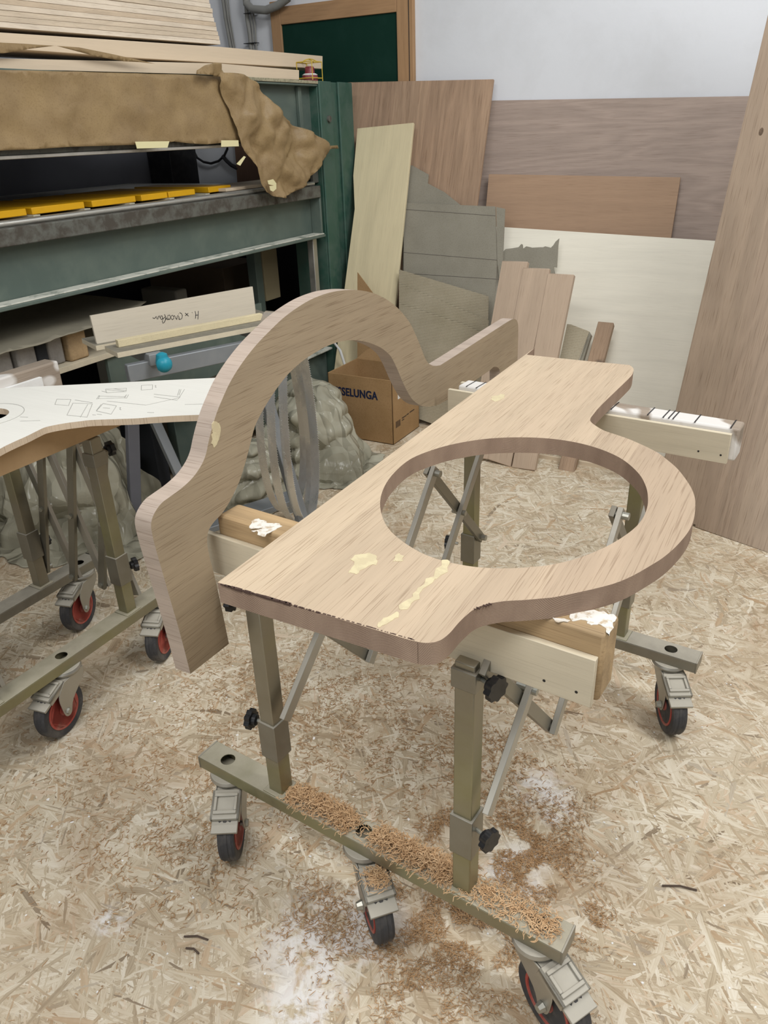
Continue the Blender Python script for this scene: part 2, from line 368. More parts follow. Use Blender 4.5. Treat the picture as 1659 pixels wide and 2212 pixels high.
def frame(o, u, v):
    u = Vector(u).normalized(); n = u.cross(Vector(v)).normalized(); v = n.cross(u)
    return Matrix.Translation(Vector(o)) @ Matrix((u, v, n)).transposed().to_4x4()
def onf(m, px, py):
    """pixel to 2D coordinates in plane frame m"""
    o = Vector((0, 0, CAMZ)); d = ray(px, py); n = m.col[2].xyz; t = (m.translation-o).dot(n)/d.dot(n)
    q = m.inverted() @ (o+d*t); return (q.x, q.y)
def smooth2(pts, n=6):
    """Catmull-Rom between corners; entries with a third item are corners"""
    N = len(pts); out = []
    for i in range(N):
        p1, p2 = pts[i], pts[(i+1) % N]; out.append((p1[0], p1[1]))
        if len(p1) > 2 and len(p2) > 2: continue
        p0 = pts[i-1] if len(p1) == 2 else p1; p3 = pts[(i+2) % N] if len(p2) == 2 else p2
        for k in range(1, n):
            t = k/n; f = lambda a, b, c, d: .5*((2*b)+(-a+c)*t+(2*a-5*b+4*c-d)*t*t+(-a+3*b-3*c+d)*t**3)
            out.append((f(p0[0], p1[0], p2[0], p3[0]), f(p0[1], p1[1], p2[1], p3[1])))
    return out
def area2(l): return sum(a[0]*b[1]-b[0]*a[1] for a, b in zip(l, l[1:]+l[:1]))/2
def board(name, m, pix, t, mats, parent=None, bevel=0, holes=(), crv=False, loc2d=False):
    """solid board whose face lies in frame m, outline given where the photo shows it"""
    conv = (lambda l: [tuple(p[:2]) for p in l]) if loc2d else (lambda l: [onf(m, p[0], p[1]) for p in l])
    if crv:
        q = [(*onf(m, p[0], p[1]), *p[2:]) if not loc2d else p for p in pix]; outer = smooth2(q)
    else: outer = conv(pix)
    hs = []
    for h in holes:
        hh = smooth2([onf(m, *p) for p in h]) if not loc2d else h
        if area2(hh) > 0: hh = hh[::-1]
        hs.append(hh)
    if area2(outer) < 0: outer = outer[::-1]
    b = MB(); b.prism(outer, t, Matrix.Identity(4), hs)
    bmesh.ops.recalc_face_normals(b.bm, faces=b.bm.faces)
    me = bpy.data.meshes.new(name); b.bm.to_mesh(me); b.bm.free()
    if not isinstance(mats, (list, tuple)): me.polygons.foreach_set('material_index', [0]*len(me.polygons))
    finish(me, mats)
    return bev(link(bpy.data.objects.new(name, me), m, parent), bevel)
def lines(name, m, strokes, r, mat, parent, lift=.0004, conv=True):
    b = MB()
    for s in strokes:
        pts = [onf(m, *p) if conv else p for p in s]
        b.tube([m @ Vector((p[0], p[1], lift)) for p in pts], r, 5)
    return b.build(name, mat, parent, m=m)
def lean(y0, y1, z1, x=0, yaw=0):
    u = Vector((math.cos(math.radians(yaw)), math.sin(math.radians(yaw)), 0)); back = Vector((-u.y, u.x, 0))
    v = back*(y1-y0)+Vector((0, 0, z1)); return frame((x, y0, 0), u, v)
def struct(o): o['kind'] = 'structure'; return o

# ================================================================== the room
WALLY = 4.42
struct(MB().box((-6, -1.5, -.05), (3.5, WALLY, 0)).build('floor', 'osb', m=Matrix.Identity(4)))
struct(MB().box((-6, WALLY, -.05), (3.5, WALLY+.15, 3.7)).build('wall_back', 'wall', m=Matrix.Identity(4)))
struct(MB().box((-6.15, -1.5, -.05), (-6, WALLY, 3.7)).build('wall_left', 'wall', m=Matrix.Identity(4)))

# ================================================================== oak slab and its twin arch
fz = frame((0, 0, .896), (1, 0, 0), (0, 1, 0))
slab_px = [(470, 1258, 1), (860, 1375), (890, 1383.5), (911, 1388), (928, 1388.5), (943, 1386), (956, 1380), (972, 1367), (991, 1345), (1006.6, 1330), (1022, 1317.5), (1044.6, 1307), (1085.7, 1299), (1133, 1296), (1178, 1292), (1200, 1289.5), (1259, 1277.5), (1320, 1262.5), (1362, 1246), (1404, 1222.5), (1435, 1202.5), (1463, 1177.6), (1487.8, 1147), (1499, 1120), (1502, 1089), (1499, 1068), (1488, 1045), (1465.6, 1015), (1443.5, 995), (1416, 975), (1366, 951.5), (1333, 939.5), (1305, 930), (1286, 919), (1276, 910.6), (1275.5, 904), (1281, 896), (1297, 877), (1330, 845), (1358, 818), (1366, 808), (1368.5, 797), (1362, 790), (1350, 787.5), (1250, 778), (1150, 767.5), (1138, 766.5), (1128, 771)]
hole_px = [(821, 1089), (827.7, 1057), (847.6, 1025.5), (883.4, 993.7), (931, 973), (986.9, 957.8), (1058.5, 947.1), (1138, 944.7), (1209.7, 949.9), (1277.3, 963.8), (1337, 987.7), (1376.7, 1019.5), (1394.7, 1049.3), (1399.8, 1077.2), (1396.6, 1101), (1384.7, 1125), (1360.8, 1148.8), (1317, 1176.7), (1257.4, 1202.5), (1197.7, 1218.4), (1138, 1225.6), (1078.4, 1227.6), (1018.7, 1223.6), (959, 1211.7), (911.3, 1194.6), (871.5, 1170.7), (843.7, 1146.8), (827.7, 1121)]
slab = board('oak_worktop', fz, slab_px, .036, ['oak', 'oakend'], bevel=.0015, holes=[hole_px], crv=True)
tag(slab, 'flat oak worktop with a large round cut-out, lying on the near caster trestle', 'worktop')
def patch(name, m, pts, par, t=.0006, mat='filler'):
    q = smooth2([onf(m, *p) for p in pts], 4)
    if area2(q) < 0: q = q[::-1]
    rag = [(x+noise.fractal(Vector((x*60, y*60, 1)), .6, 2, 3)*.007, y+noise.fractal(Vector((x*60, y*60, 5)), .6, 2, 3)*.007) for x, y in q]
    b = MB(); b.prism(rag, t+.0005, m @ Matrix.Translation((0, 0, t))); return b.build(name, mat, par, m=m)
for pts in ([(762, 1203), (790, 1196), (815, 1204), (812, 1218), (790, 1226), (770, 1240), (752, 1236), (758, 1220)],
            [(848, 1206), (858, 1200), (872, 1203), (868, 1212), (852, 1214)],
            [(975, 1212), (958, 1212), (940, 1236), (915, 1262), (885, 1290), (862, 1312), (875, 1316), (900, 1292), (935, 1258), (960, 1238)],
            [(858, 1325), (838, 1332), (815, 1346), (822, 1354), (845, 1342), (862, 1334)],
            [(1062, 858), (1075, 853), (1092, 852), (1088, 860), (1070, 868)]):
    patch('filler_patch', fz, pts, slab)
# chipped dark spots along the near cut
for a, b_, n_ in (((478, 1262), (620, 1303), 34), ((620, 1303), (900, 1384), 40), ((1024, 1316), (1062, 1303), 9)):
    chips = MB()
    for k in range(n_):
        t = (k+random.random())/n_; sz = random.uniform(.3, 1)*(1.3 if n_ == 34 else .6)
        x, y = onf(fz, a[0]+(b_[0]-a[0])*t, a[1]+(b_[1]-a[1])*t)
        chips.box((x-.005*sz, y-.0008, .896-.0028*sz), (x+.005*sz, y+.0026*sz, .8963))
    chips.build('chipped_edge', plain('torn_dark_grain', '4f3c34', .8), slab, m=fz)

fx = frame((-.9, 0, 0), (0, 1, 0), (0, 0, 1))
arch_px = [(411.4, 1455.7, 1), (398, 1402.7), (383.7, 1349.6), (366.8, 1291.7), (352.3, 1241), (337.9, 1190.5), (329.4, 1156.7), (326.3, 1135), (329.4, 1118), (337.9, 1101.3), (349.9, 1086), (364.4, 1075), (391.5, 1055.1), (415.6, 1032.5), (433.7, 1006.9), (444.3, 982.8), (450.3, 955.6), (457.8, 925.5), (466.9, 895.4), (478.9, 865.2), (497, 826), (521.1, 786.9), (551.3, 747.7), (581.4, 716), (611.5, 687.4), (641.7, 664.8), (671.8, 647), (702, 635), (727, 629), (754, 626.3), (781.4, 627.7), (808.5, 634), (835.6, 647), (857.3, 663.7), (873.6, 681.4), (887.1, 700.4), (898, 723.4), (908.8, 749.2), (917, 770.9), (923.8, 783), (930.5, 788), (938.7, 790.4), (948.2, 789.3), (959, 784), (1025.5, 741), (1079.7, 705.8), (1101.4, 692.2), (1109.5, 689), (1115, 690.9), (1118.5, 697.6), (1119.6, 713.9), (1118, 773.6), (1116, 830, 1), (1079, 850, 1), (1079.5, 812), (1079, 799), (1074, 793), (1066, 793), (1058, 800), (1032, 818), (1000, 841), (971, 861), (955, 870), (944, 875), (933, 878), (917, 878), (903.4, 873), (890, 861.7), (879, 844), (868, 821), (857.3, 795.3), (846.5, 773.6), (838.3, 763.5), (824.8, 752.5), (808.5, 744.5), (789.5, 738.3), (767.8, 735), (748.8, 735.6), (727, 740), (700, 750.5), (692.9, 754.5), (656.7, 777.5), (626.6, 804), (605.5, 829), (584.4, 859.2), (566.3, 889.3), (551.3, 919.5), (542.2, 952.6), (533, 988.8), (521, 1029), (511.5, 1053), (497, 1082), (480.1, 1108.5), (463.2, 1126.6), (452.4, 1142.3), (447.6, 1159.1), (448, 1178.4), (453.6, 1207.4), (463.2, 1243.5), (477.7, 1308.6), (494.6, 1390.6, 1)]
arch = board('oak_arch', fx, arch_px, .037, ['arch', 'archend'], bevel=.002, crv=True)
tag(arch, 'curved oak arch standing on edge, hooked over the left ends of the trestle beams', 'wooden arch')
patch('filler_patch', fx, [(462, 918), (474, 915), (474, 950), (466, 962), (458, 955), (458, 930)], arch)

# ================================================================== caster trestles
def caster(parent, base, x, y, ang):
    """swivel caster under the base tube; ang = trailing direction in trestle space"""
    m = base @ Matrix.Translation((x, y, 0)) @ Matrix.Rotation(ang, 4, 'Z')
    b = MB()
    b.lathe([(.012, .190), (.043, .190), (.046, .182), (.040, .172), (.032, .165)], m)
    for s in (-1, 1):   # fork cheeks taper from crown to axle
        q = [(-.034, .170), (.046, .170), (.074, .140), (.074, .100), (.066, .068), (.046, .066), (.028, .100), (-.026, .142)]
        fm = m @ frame((0, s*.0285+.0015, 0), (1, 0, 0), (0, 0, 1))
        b.prism(smooth2([(*p, 1) if i in (0, 1) else p for i, p in enumerate(q)], 4), .003, fm)
    b.box((-.034, -.029, .165), (.048, .029, .170), m)
    fork = b.build('caster', 'zincg', parent, .0008, m=m)
    b = MB(); ax = m @ Matrix.Translation((.056, 0, .080)) @ Matrix.Rotation(PI/2, 4, 'X')
    b.lathe([(.055, -.016), (.068, -.0185), (.0765, -.018), (.080, -.012), (.0785, -.0065), (.0785, -.005), (.080, -.003), (.080, .003), (.0785, .005), (.0785, .0065), (.080, .012), (.0765, .018), (.068, .0185), (.055, .016)], ax, 48)
    b.build('tire', 'rubber', fork, m=m)
    b = MB(); b.lathe([(.057, -.0185), (.057, .0185), (.051, .0185), (.048, .006), (.048, -.006), (.051, -.0185)], ax, 40)
    b.lathe([(.016, -.020), (.016, .020)], ax, 20)
    for k in range(6):
        a = k*PI/3; c = math.cos(a); s_ = math.sin(a)
        b.bar(ax @ Vector((.010*c, .010*s_, 0)), ax @ Vector((.050*c, .050*s_, 0)), .024, .008, up=(m.to_3x3() @ Vector((0, 1, 0))))
    b.build('wheel_hub', 'red', fork, m=m)
    b = MB()
    for s in (-1, 1): b.cyl(m @ Vector((.056, s*.0275, .080)), m @ Vector((.056, s*.039, .080)), .011, .008, 8)
    b.cyl(m @ Vector((.056, -.027, .080)), m @ Vector((.056, .027, .080)), .006)
    b.build('axle_nut', 'boltm', fork, m=m)
    b = MB(); t = m @ Matrix.Translation((.044, 0, .174)) @ Matrix.Rotation(math.radians(18), 4, 'Y')
    b.box((0, -.032, -.011), (.068, .032, .0), t); b.box((0, -.032, -.020), (.068, -.0255, 0), t); b.box((0, .0255, -.020), (.068, .032, 0), t); b.box((.010, -.026, -.001), (.018, .026, .006), t); b.box((.050, -.026, -.001), (.058, .026, .006), t)
    b.box((.018, -.026, -.001), (.050, -.019, .006), t); b.box((.018, .019, -.001), (.050, .026, .006), t)
    b.box((.062, -.029, -.020), (.094, .029, -.012), t)
    b.build('brake_pedal', 'zincg', fork, .0015, m=m)
    return fork
def knob(parent, base, p, d):
    """black star knob, stem from p along d"""
    p = base @ Vector(p); d = (base.to_3x3() @ Vector(d)).normalized(); q = d.to_track_quat('Z', 'Y').to_matrix().to_4x4(); q.translation = p
    b = MB()
    b.lathe([(.009, .014), (.012, .016), (.013, .026), (.008, .030)], q, 16)
    star = [((.0205+.0018*math.cos(8*a))*math.cos(a), (.0205+.0018*math.cos(8*a))*math.sin(a)) for a in [2*PI*k/56 for k in range(56)]]
    b.prism(star, .012, q @ Matrix.Translation((0, 0, .036)))
    o = b.build('knob', 'black', parent, .002, m=q)
    MB().cyl(p-d*.002, p+d*.016, .004, seg=10).build('knob_screw', 'boltm', o, m=q)
def trestle(origin, yaw, label, group, D, fl_, rl_, half, caster_list, ztop, span, plates, blocks, knobs, sleeve_z=(.322, .416), capz=(.700, .738)):
    root = empty('caster_trestle', origin, yaw); tag(root, label, 'trestle', group); B = WM[root.name]
    def bx(name, lo, hi, mat, bevel=.002, par=root): return MB().box(lo, hi, B).build(name, mat, par, bevel, m=B)
    for y in (0, D):  # flat base tubes with round holes above the casters
        xs = [c[0] for c in caster_list if abs(c[1]-y) < .1]
        outer = [(-half, y-.030), (half, y-.030), (half, y+.030), (-half, y+.030)]
        holes = [[(x+.0165*math.cos(-2*PI*k/24), y+.0165*math.sin(-2*PI*k/24)) for k in range(24)] for x in xs]
        b = MB(); b.prism(outer, .0025, B @ Matrix.Translation((0, 0, .222)), holes)
        b.box((-half, y-.030, .190), (half, y-.0275, .2195), B); b.box((-half, y+.0275, .190), (half, y+.030, .2195), B); b.box((-half, y-.0275, .190), (half, y+.0275, .1925), B)
        tube = b.build('base_tube', 'zincd' if y else 'zinc', root, .0008, m=B)
        for s in (-1, 1): MB().box((s*half-.002, y-.031, .189), (s*half+.002, y+.031, .223), B).build('end_cap', 'black' if s > 0 and y > .1 and D < .6 else 'zincd', tube, .001, m=B)
    for x, y, a in caster_list: caster(root, B, x, y, math.radians(a)-yaw)
    lz = ztop
    for y, xs in ((0, fl_), (D, rl_)):
        for x in xs:
            leg = bx('leg', (x-.018, y-.018, .220), (x+.018, y+.018, lz), 'zinc')
            b = MB(); b.box((x-.0225, y-.0225, sleeve_z[0]), (x+.0225, y+.0225, sleeve_z[1]), B)
            b.build('sleeve', 'zincd', leg, .0015, m=B)
            MB().box((x-.0225, y-.0225, capz[0]), (x+.0225, y+.0225, capz[1]), B).build('sleeve', 'zincd', leg, .0015, m=B)
            MB().box((x-.028, y-.028, .221), (x+.028, y+.028, .225), B).build('weld_bead', 'zinc', leg, .002, m=B)
    # pantograph links between front and rear legs
    n = 3; s = D/n; L = .48 if D > .6 else .47; h = math.sqrt(L*L-s*s); zt = capz[0]+.02; zb = zt-h
    zT = [zt+.02]*4 if D > .6 else [zt]*4; zB = [.45, .385, .385, .41] if D > .6 else [zb]*4
    for pi_, (xf, xr) in enumerate(zip(fl_, rl_)):
        for k in range(n):
            for d, off in ((0, .030), (1, .044)):
                y0, y1 = k*s, (k+1)*s; z0, z1 = (zT[k], zB[k+1]) if d == 0 else (zB[k], zT[k+1])
                xa = xf+(xr-xf)*y0/D+off; xb = xf+(xr-xf)*y1/D+off
                # links overlap past their pins
                a = Vector((xa, y0, z0)); e = Vector((xb, y1, z1)); u = (e-a).normalized()*.014
                lk = MB().bar(B @ (a-u), B @ (e+u), .012, .026, up=B.to_3x3() @ Vector((0, 0, 1)) if False else (B.to_3x3() @ Vector((1, 0, 0))).cross(B.to_3x3() @ u)).build('scissor_bar', 'zincg' if d else 'zincd', root, .001, m=B)
                if d:
                    mid = (a+e)/2; MB().cyl(B @ (mid+Vector((-.026, 0, 0))), B @ (mid+Vector((.014, 0, 0))), .0075, seg=10).build('bolt', 'boltm', lk, m=B)
                MB().cyl(B @ (e+Vector((-.012, 0, 0))), B @ (e+Vector((.020, 0, 0))), .0085, seg=10).build('bolt', 'boltm', lk, m=B)
    # support beams: wood block clasped by two plywood plates
    for (yc, x0, x1, px0, px1, z0, z1, zt_, bm_, pm_) in span:
        hw = .030
        blk = MB().box((x0, yc-hw, z0+.004), (x1, yc+hw, zt_), B).build('support_beam', bm_, root, .006, m=B)
        MB().box((px0, yc-hw-.0125, z0), (px1, yc-hw-.0005, z1), B).build('side_plate', pm_, blk, .001, m=B)
        MB().box((px0, yc+hw+.0005, z0+.002), (px1, yc+hw+.0125, z1), B).build('side_plate', pm_, blk, .001, m=B)
        for x in (x0+.05, x1-.03, x1-.08):
            MB().cyl(B @ Vector((x, yc-hw-.0128, z0+.02)), B @ Vector((x, yc-hw-.010, z0+.02)), .0025, seg=8).build('screw', 'black', blk, m=B)
    for p, d in knobs: knob(root, B, p, d)
    return root, B
TY = math.radians(-4.65)
front, FB = trestle((-.609, .930, 0), TY, 'yellowish steel trestle on casters carrying the oak worktop, shavings heaped on its near base tube', None, .930,
    (-.217, .236), (-.243, .226), .440, [(-.376, 0, -60), (.003, 0, -43), (.382, 0, -30), (-.387, .930, -60), (-.02, .930, -70), (.366, .930, -62)], .750,
    [(.042, -.310, .440, -.347, .433, .737, .822, .860, 'pine', 'plate'), (.968, -.297, .435, -.322, .420, .775, .848, .860, 'pineb', 'plate')], None, None,
    [((-.240, -.004, .40), (-1, -.25, 0)), ((.259, -.004, .385), (1, -.3, 0)), ((.259, -.004, .72), (1, -.3, 0)), ((-.24, -.01, .70), (-1, -.3, 0)), ((-.272, .90, .385), (-1, -.3, 0)), ((-.25, .93, .70), (-.5, 1, 0)), ((.245, .92, .72), (1, .3, 0))])
left, LB = trestle((-1.655, 1.06, 0), PI/2, 'folded steel caster trestle under the white template, its legs bunched close together', None, .37,
    (-.23, .25), (-.235, .236), .445, [(-.386, 0, -78), (.0, 0, -80), (.386, 0, -68), (-.386, .37, -60), (0, .37, -60), (.388, .37, -74)], .78,
    [(.025, -.60, .46, -.62, .47, .785, .85, .866, 'mdf', 'mdf'), (.445, -.60, .52, -.62, .44, .785, .85, .880, 'pineb', 'white')], None, None,
    [((.273, -.0, .36), (1, -.5, 0)), ((.273, 0, .73), (1, -.2, 0)), ((.26, .37, .36), (1, 0, 0))])
# scored saw lines across the painted rear beam
b = MB()
for x in (-.27, -.24, .135, .225, .262, .275, .285, .335, .415):
    x += .0; b.box((x-.0022, .9375, .8596), (x+.0010, .9985, .8606), FB)
b.build('saw_cut', 'black', [o for o in bpy.data.objects if o.name.startswith('support_beam')][1], m=FB)

blks = [o for o in bpy.data.objects if o.name.startswith('support_beam')]
fbk = frame((0, 0, .8604), (1, 0, 0), (0, 1, 0))
for pts in ([(1240, 1325), (1270, 1318), (1315, 1326), (1332, 1332), (1328, 1345), (1312, 1368), (1300, 1352), (1270, 1348), (1255, 1338), (1232, 1340)], [(548, 1122), (575, 1126), (600, 1132), (610, 1140), (585, 1148), (575, 1160), (560, 1150), (545, 1148), (560, 1138), (535, 1140)], [(1195, 1333), (1215, 1336), (1228, 1342), (1205, 1342)]):
    patch('paint_splash', fbk, pts, blks[0], .0004, plain('thin_white_paint', 'dedbd3', .7, dirt='b59f80', dscale=70, amt=.8, thr=(.5, .62)))

# ================================================================== white template
ft = frame((0, 0, .886), (1, 0, 0), (0, 1, 0))
c0 = Vector(onf(ft, -34, 898)); r0 = (Vector(onf(ft, 13, 898))-c0).length
hole = [tuple(c0+Vector((math.cos(a), math.sin(a)))*r0) for a in [-2*PI*k/40 for k in range(40)]]
tp = smooth2([(*onf(ft, p[0], p[1]), *p[2:]) for p in [(478, 815.5, 1), (456, 896, 1), (434, 896), (380, 898), (330, 901), (289, 904), (202.5, 907), (173.6, 910), (139, 914.5), (101, 922), (81, 930.5), (58, 942), (29, 955), (0, 969.5), (-60, 1005), (-130, 1030, 1), (-150, 846, 1)]], 5)
template = board('plywood_template', ft, tp, .016, ['template', 'plyedge'], bevel=.0006, holes=[hole], loc2d=True)
tag(template, 'white plywood template with pencil sketches lying on the folded left trestle', 'template')
Z5 = lambda l: [(x/3.456, 780+y/3.456) for x, y in l]
sk = [[(425, 285), (410, 325), (512, 334), (530, 288), (425, 285)], [(545, 315), (690, 320), (650, 420), (500, 405), (545, 315)], [(655, 325), (600, 420)], [(790, 210), (945, 203), (940, 230), (795, 238), (790, 210)], [(800, 215), (930, 228)], [(850, 208), (945, 222)], [(740, 258), (720, 285), (733, 284), (745, 260)], [(733, 262), (930, 268), (945, 252)], [(735, 282), (935, 275)], [(960, 252), (945, 278), (930, 276), (945, 252)], [(1057, 182), (1140, 178), (1138, 212), (1055, 218), (1057, 182)], [(770, 318), (870, 335), (830, 398), (720, 374), (770, 318)], [(755, 325), (720, 370)], [(770, 350), (820, 354)], [(800, 300), (1090, 330), (1340, 275)], [(1150, 248), (1345, 270)], [(1150, 268), (1322, 294), (1345, 268)], [(1340, 212), (1325, 258)], [(1378, 212), (1340, 270)], [(1352, 212), (1337, 255)], [(1100, 384), (1150, 386)], [(1380, 325), (1515, 322)], [(150, 418), (210, 420)], [(150, 450), (300, 445)], [(560, 292), (690, 312)], [(1155, 185), (1165, 183), (1160, 195), (1168, 198)], [(690, 402), (715, 404)], [(725, 398), (760, 402)], [(890, 350), (902, 348), (895, 360), (905, 366)], [(760, 225), (800, 235)]]
lines('pencil_sketch', ft, [Z5(s_) for s_ in sk], .0007, 'pencil', template)
lines('pencil_arc', ft, [[tuple(c0+Vector((math.cos(a), math.sin(a)))*r0*1.62) for a in [2*PI*k/60 for k in range(61)]]], .0007, 'pencil', template, conv=False)

# ================================================================== green press
MX = -2.5
press = empty('veneer_press', (MX-.7, 3.0, 0)); tag(press, 'long green steel press with a brown paper covered top beam along the left side', 'press')
def pb(name, lo, hi, mat, bevel=.003, par=press): return MB().box(lo, hi).build(name, mat, par, bevel)
Y0, Y1 = .6, 3.84
col = MB()
col.box((MX-.22, Y1, 0), (MX-.004, Y1+.335, 1.735)); col.build('column', 'greenc', press, .004)
b = MB(); b.box((MX-.004, Y1, 0), (MX+.010, Y1+.12, 1.737)); b.box((MX-.004, Y1+.19, 0), (MX+.010, Y1+.335, 1.737)); b.build('column_flange', 'greenc', press, .004)
MB().cyl((MX+.008, Y1+.07, 1.56), (MX+.022, Y1+.07, 1.56), .016).build('bolt', 'rust', press)
pb('column', (-3.97, 4.04, 0), (-3.78, 4.29, 1.735), 'black')
# bed beam: dark rim, recessed web, dust-covered lower flange
pb('bed_plate', (-3.95, Y0, 1.222), (MX-.06, Y1-.02, 1.247), 'steel')
pb('bed_rim', (MX-.07, Y0, 1.178), (MX+.008, Y1-.045, 1.238), 'rust', .004)
pb('bed_edge', (MX-.065, Y0, 1.238), (MX-.02, Y1-.05, 1.258), 'steel', .008)
bw = pb('beam_web', (MX-.09, Y0, .985), (MX-.065, Y1-.02, 1.19), 'green')
pb('beam_flange', (MX-.13, Y0, .972), (MX+.012, Y1-.03, .986), 'green')
pb('flange_dust', (MX-.060, Y0, .986), (MX+.008, Y1-.035, .992), 'dust', .002)
for y in (Y1-.05,): pb('stiffener', (MX-.065, y, .986), (MX, y+.016, 1.18), 'green')
# upper beam
pb('top_beam_web', (MX-.10, Y0, 1.49), (MX-.055, Y1+.01, 1.715), 'green')
pb('top_beam_flange', (MX-.13, Y0, 1.712), (MX, Y1-.0, 1.722), 'green')
pb('top_beam_lip', (MX-.13, Y0, 1.462), (MX+.004, 3.16, 1.482), 'rust')
pb('top_beam_lip', (MX-.05, Y0, 1.450), (MX+.012, 3.14, 1.462), 'steel', .002)
pb('platen', (-3.9, Y0, 1.47), (MX-.14, 3.25, 1.49), 'dgrey')
pb('end_bracket', (MX-.055, Y1-.13, 1.49), (MX-.035, Y1-.10, 1.712), 'green')
pb('end_strap', (MX-.05, Y1-.055, 1.25), (MX-.03, Y1-.0, 1.49), 'rust')
# rear frame of the press
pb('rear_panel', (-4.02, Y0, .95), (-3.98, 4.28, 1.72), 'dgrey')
pb('rear_beam_shade_panel', (-3.97, Y0, .0), (-3.9, 4.3, 1.2), 'dark')  # rear beam stretched into a dark sheet imitating deep shade under the bed
# lower beam with dusty upper flange
pb('lower_beam', (MX-.10, 2.5, .06), (MX-.05, Y1-.01, .33), 'green')
pb('lower_flange', (MX-.14, 2.5, .33), (MX+.0, Y1-.015, .342), 'dust')
pb('lower_guard', (MX-.03, 2.15, .45), (MX-.01, 3.2, .72), 'green')
pb('end_shade_panel', (-3.9, 4.2, 0), (-2.9, 4.26, 1.2), 'dark')  # added dark sheet, hides the pale wall so the space reads as shade
pb('inner_post', (MX-.40, 3.60, .343), (MX-.34, 3.66, .97), 'green')
pb('inner_post', (MX-.07, Y1-.10, .343), (MX-.03, Y1-.06, .97), 'zincg')
pb('inner_panel', (MX-.36, 3.66, .62), (MX-.33, 3.80, .97), plain('pale_guard_panel', '8c8064', .7))
# ---- load on top of the press
tag(pb('chipboard_sheet', (MX-.9, 3.10, 1.723), (MX+.004, Y1+.05, 1.737), 'chip', .001, None), 'grey green chipboard sheet lying directly on top of the press', 'board')
tag(board('wooden_plank', frame((MX-.005, 0, 0), (0, 1, 0), (0, 0, 1)), [(0, 126), (474, 137), (646, 151.5), (646, 172), (545, 167), (420, 160), (0, 149), (-300, 145), (-300, 112)], .18, 'beechx', None, .002), 'pale plank on the chipboard sheet on top of the press, partly under the brown paper', 'plank')
tag(board('wooden_plank', frame((MX-.10, 0, 0), (0, 1, 0), (0, 0, 1)), [(0, 70), (474, 101), (697, 121), (697, 149), (299, 126), (0, 104), (-300, 82), (-300, 50)], .22, 'beechx', None, .002), 'upper long pale plank on top of the press, ending above the red lamp', 'plank')
fp = frame((-2.60, 0, 0), (0, 1, 0), (0, 0, 1))
a0 = Vector(onf(fp, 0, 60)); a1 = Vector(onf(fp, 480, 96)); N = 15
for i in range(N):
    z = i*.0172; p0 = onf(fp, 0, 58); p1 = onf(fp, 478-i*1.2, 96)
    dy = -.001*i+random.uniform(-.003, .003); dxx = random.uniform(0, .006)
    o = board('plywood_sheet', fp @ Matrix.Translation((0, 0, -dxx)), [(p0[0]-.9, p0[1]+z-.014), (p1[0]+dy, p1[1]+z), (p1[0]+dy, p1[1]+z+.0163), (p0[0]-.9, p0[1]+z+.0023)], 1.0, wood('plywood_sheet_edge_%d' % i, random.choice(['dccbb2', 'd3c0a4', 'e0d0b8', 'cbb597']), 0, .10, 0, 0, .5, sc=2.2), None, .0006, loc2d=True)
    lab = 'birch plywood sheet in the stack on the press, %s from the bottom' % 'first second third fourth fifth sixth seventh eighth ninth tenth eleventh twelfth thirteenth fourteenth fifteenth'.split()[i]
    g = 'plywood sheets stacked on the press'
    if i == 0: lab, g = 'lowest birch plywood sheet of the stack on the press, right on the long plank', None
    tag(o, lab, 'plywood sheet', g)
# red warning lamp in a yellow wire cage
lp = P(683, 176, 'x', MX-.02); lamp = empty('warning_lamp', (MX-.05, lp.y-.01, 1.737)); tag(lamp, 'red warning lamp in a yellow wire guard at the end of the press top', 'lamp')
lm = WM[lamp.name]; L_ = Matrix.Translation((0, 0, 0))
MB().lathe([(.040, 0), (.042, .018), (.038, .030), (.030, .034)], lm, 28).build('lamp_base', 'lampred', lamp, m=lm)
MB().lathe([(.026, .034), (.024, .062), (.020, .068)], lm, 28).build('lens', 'lampred', lamp, m=lm)
MB().lathe([(.038, .026), (.0405, .030), (.030, .036)], lm, 28).build('dust_rim', 'white', lamp, m=lm)
b = MB(); W_ = .047; Hh = .088
for s1 in (-1, 1):
    for s2 in (-1, 1): b.cyl(lm @ Vector((s1*W_, s2*W_, -.01 if s1 > 0 and s2 > 0 else .004)), lm @ Vector((s1*W_, s2*W_, Hh)), .0022, seg=8)
for z in (.014, Hh):
    q = [(-W_, -W_), (W_, -W_), (W_, W_), (-W_, W_), (-W_, -W_)]
    for a, c in zip(q, q[1:]): b.cyl(lm @ Vector((*a, z)), lm @ Vector((*c, z)), .0022, seg=8)
b.tube([lm @ Vector((x, 0, Hh+.014*(1-(x/W_)**2))) for x in [-W_+W_*k/6 for k in range(13)]], .0022)
b.tube([lm @ Vector((0, x, Hh+.012*(1-(x/W_)**2))) for x in [-W_+W_*k/6 for k in range(13)]], .0022)
b.build('wire_guard', 'wire', lamp, m=lm)
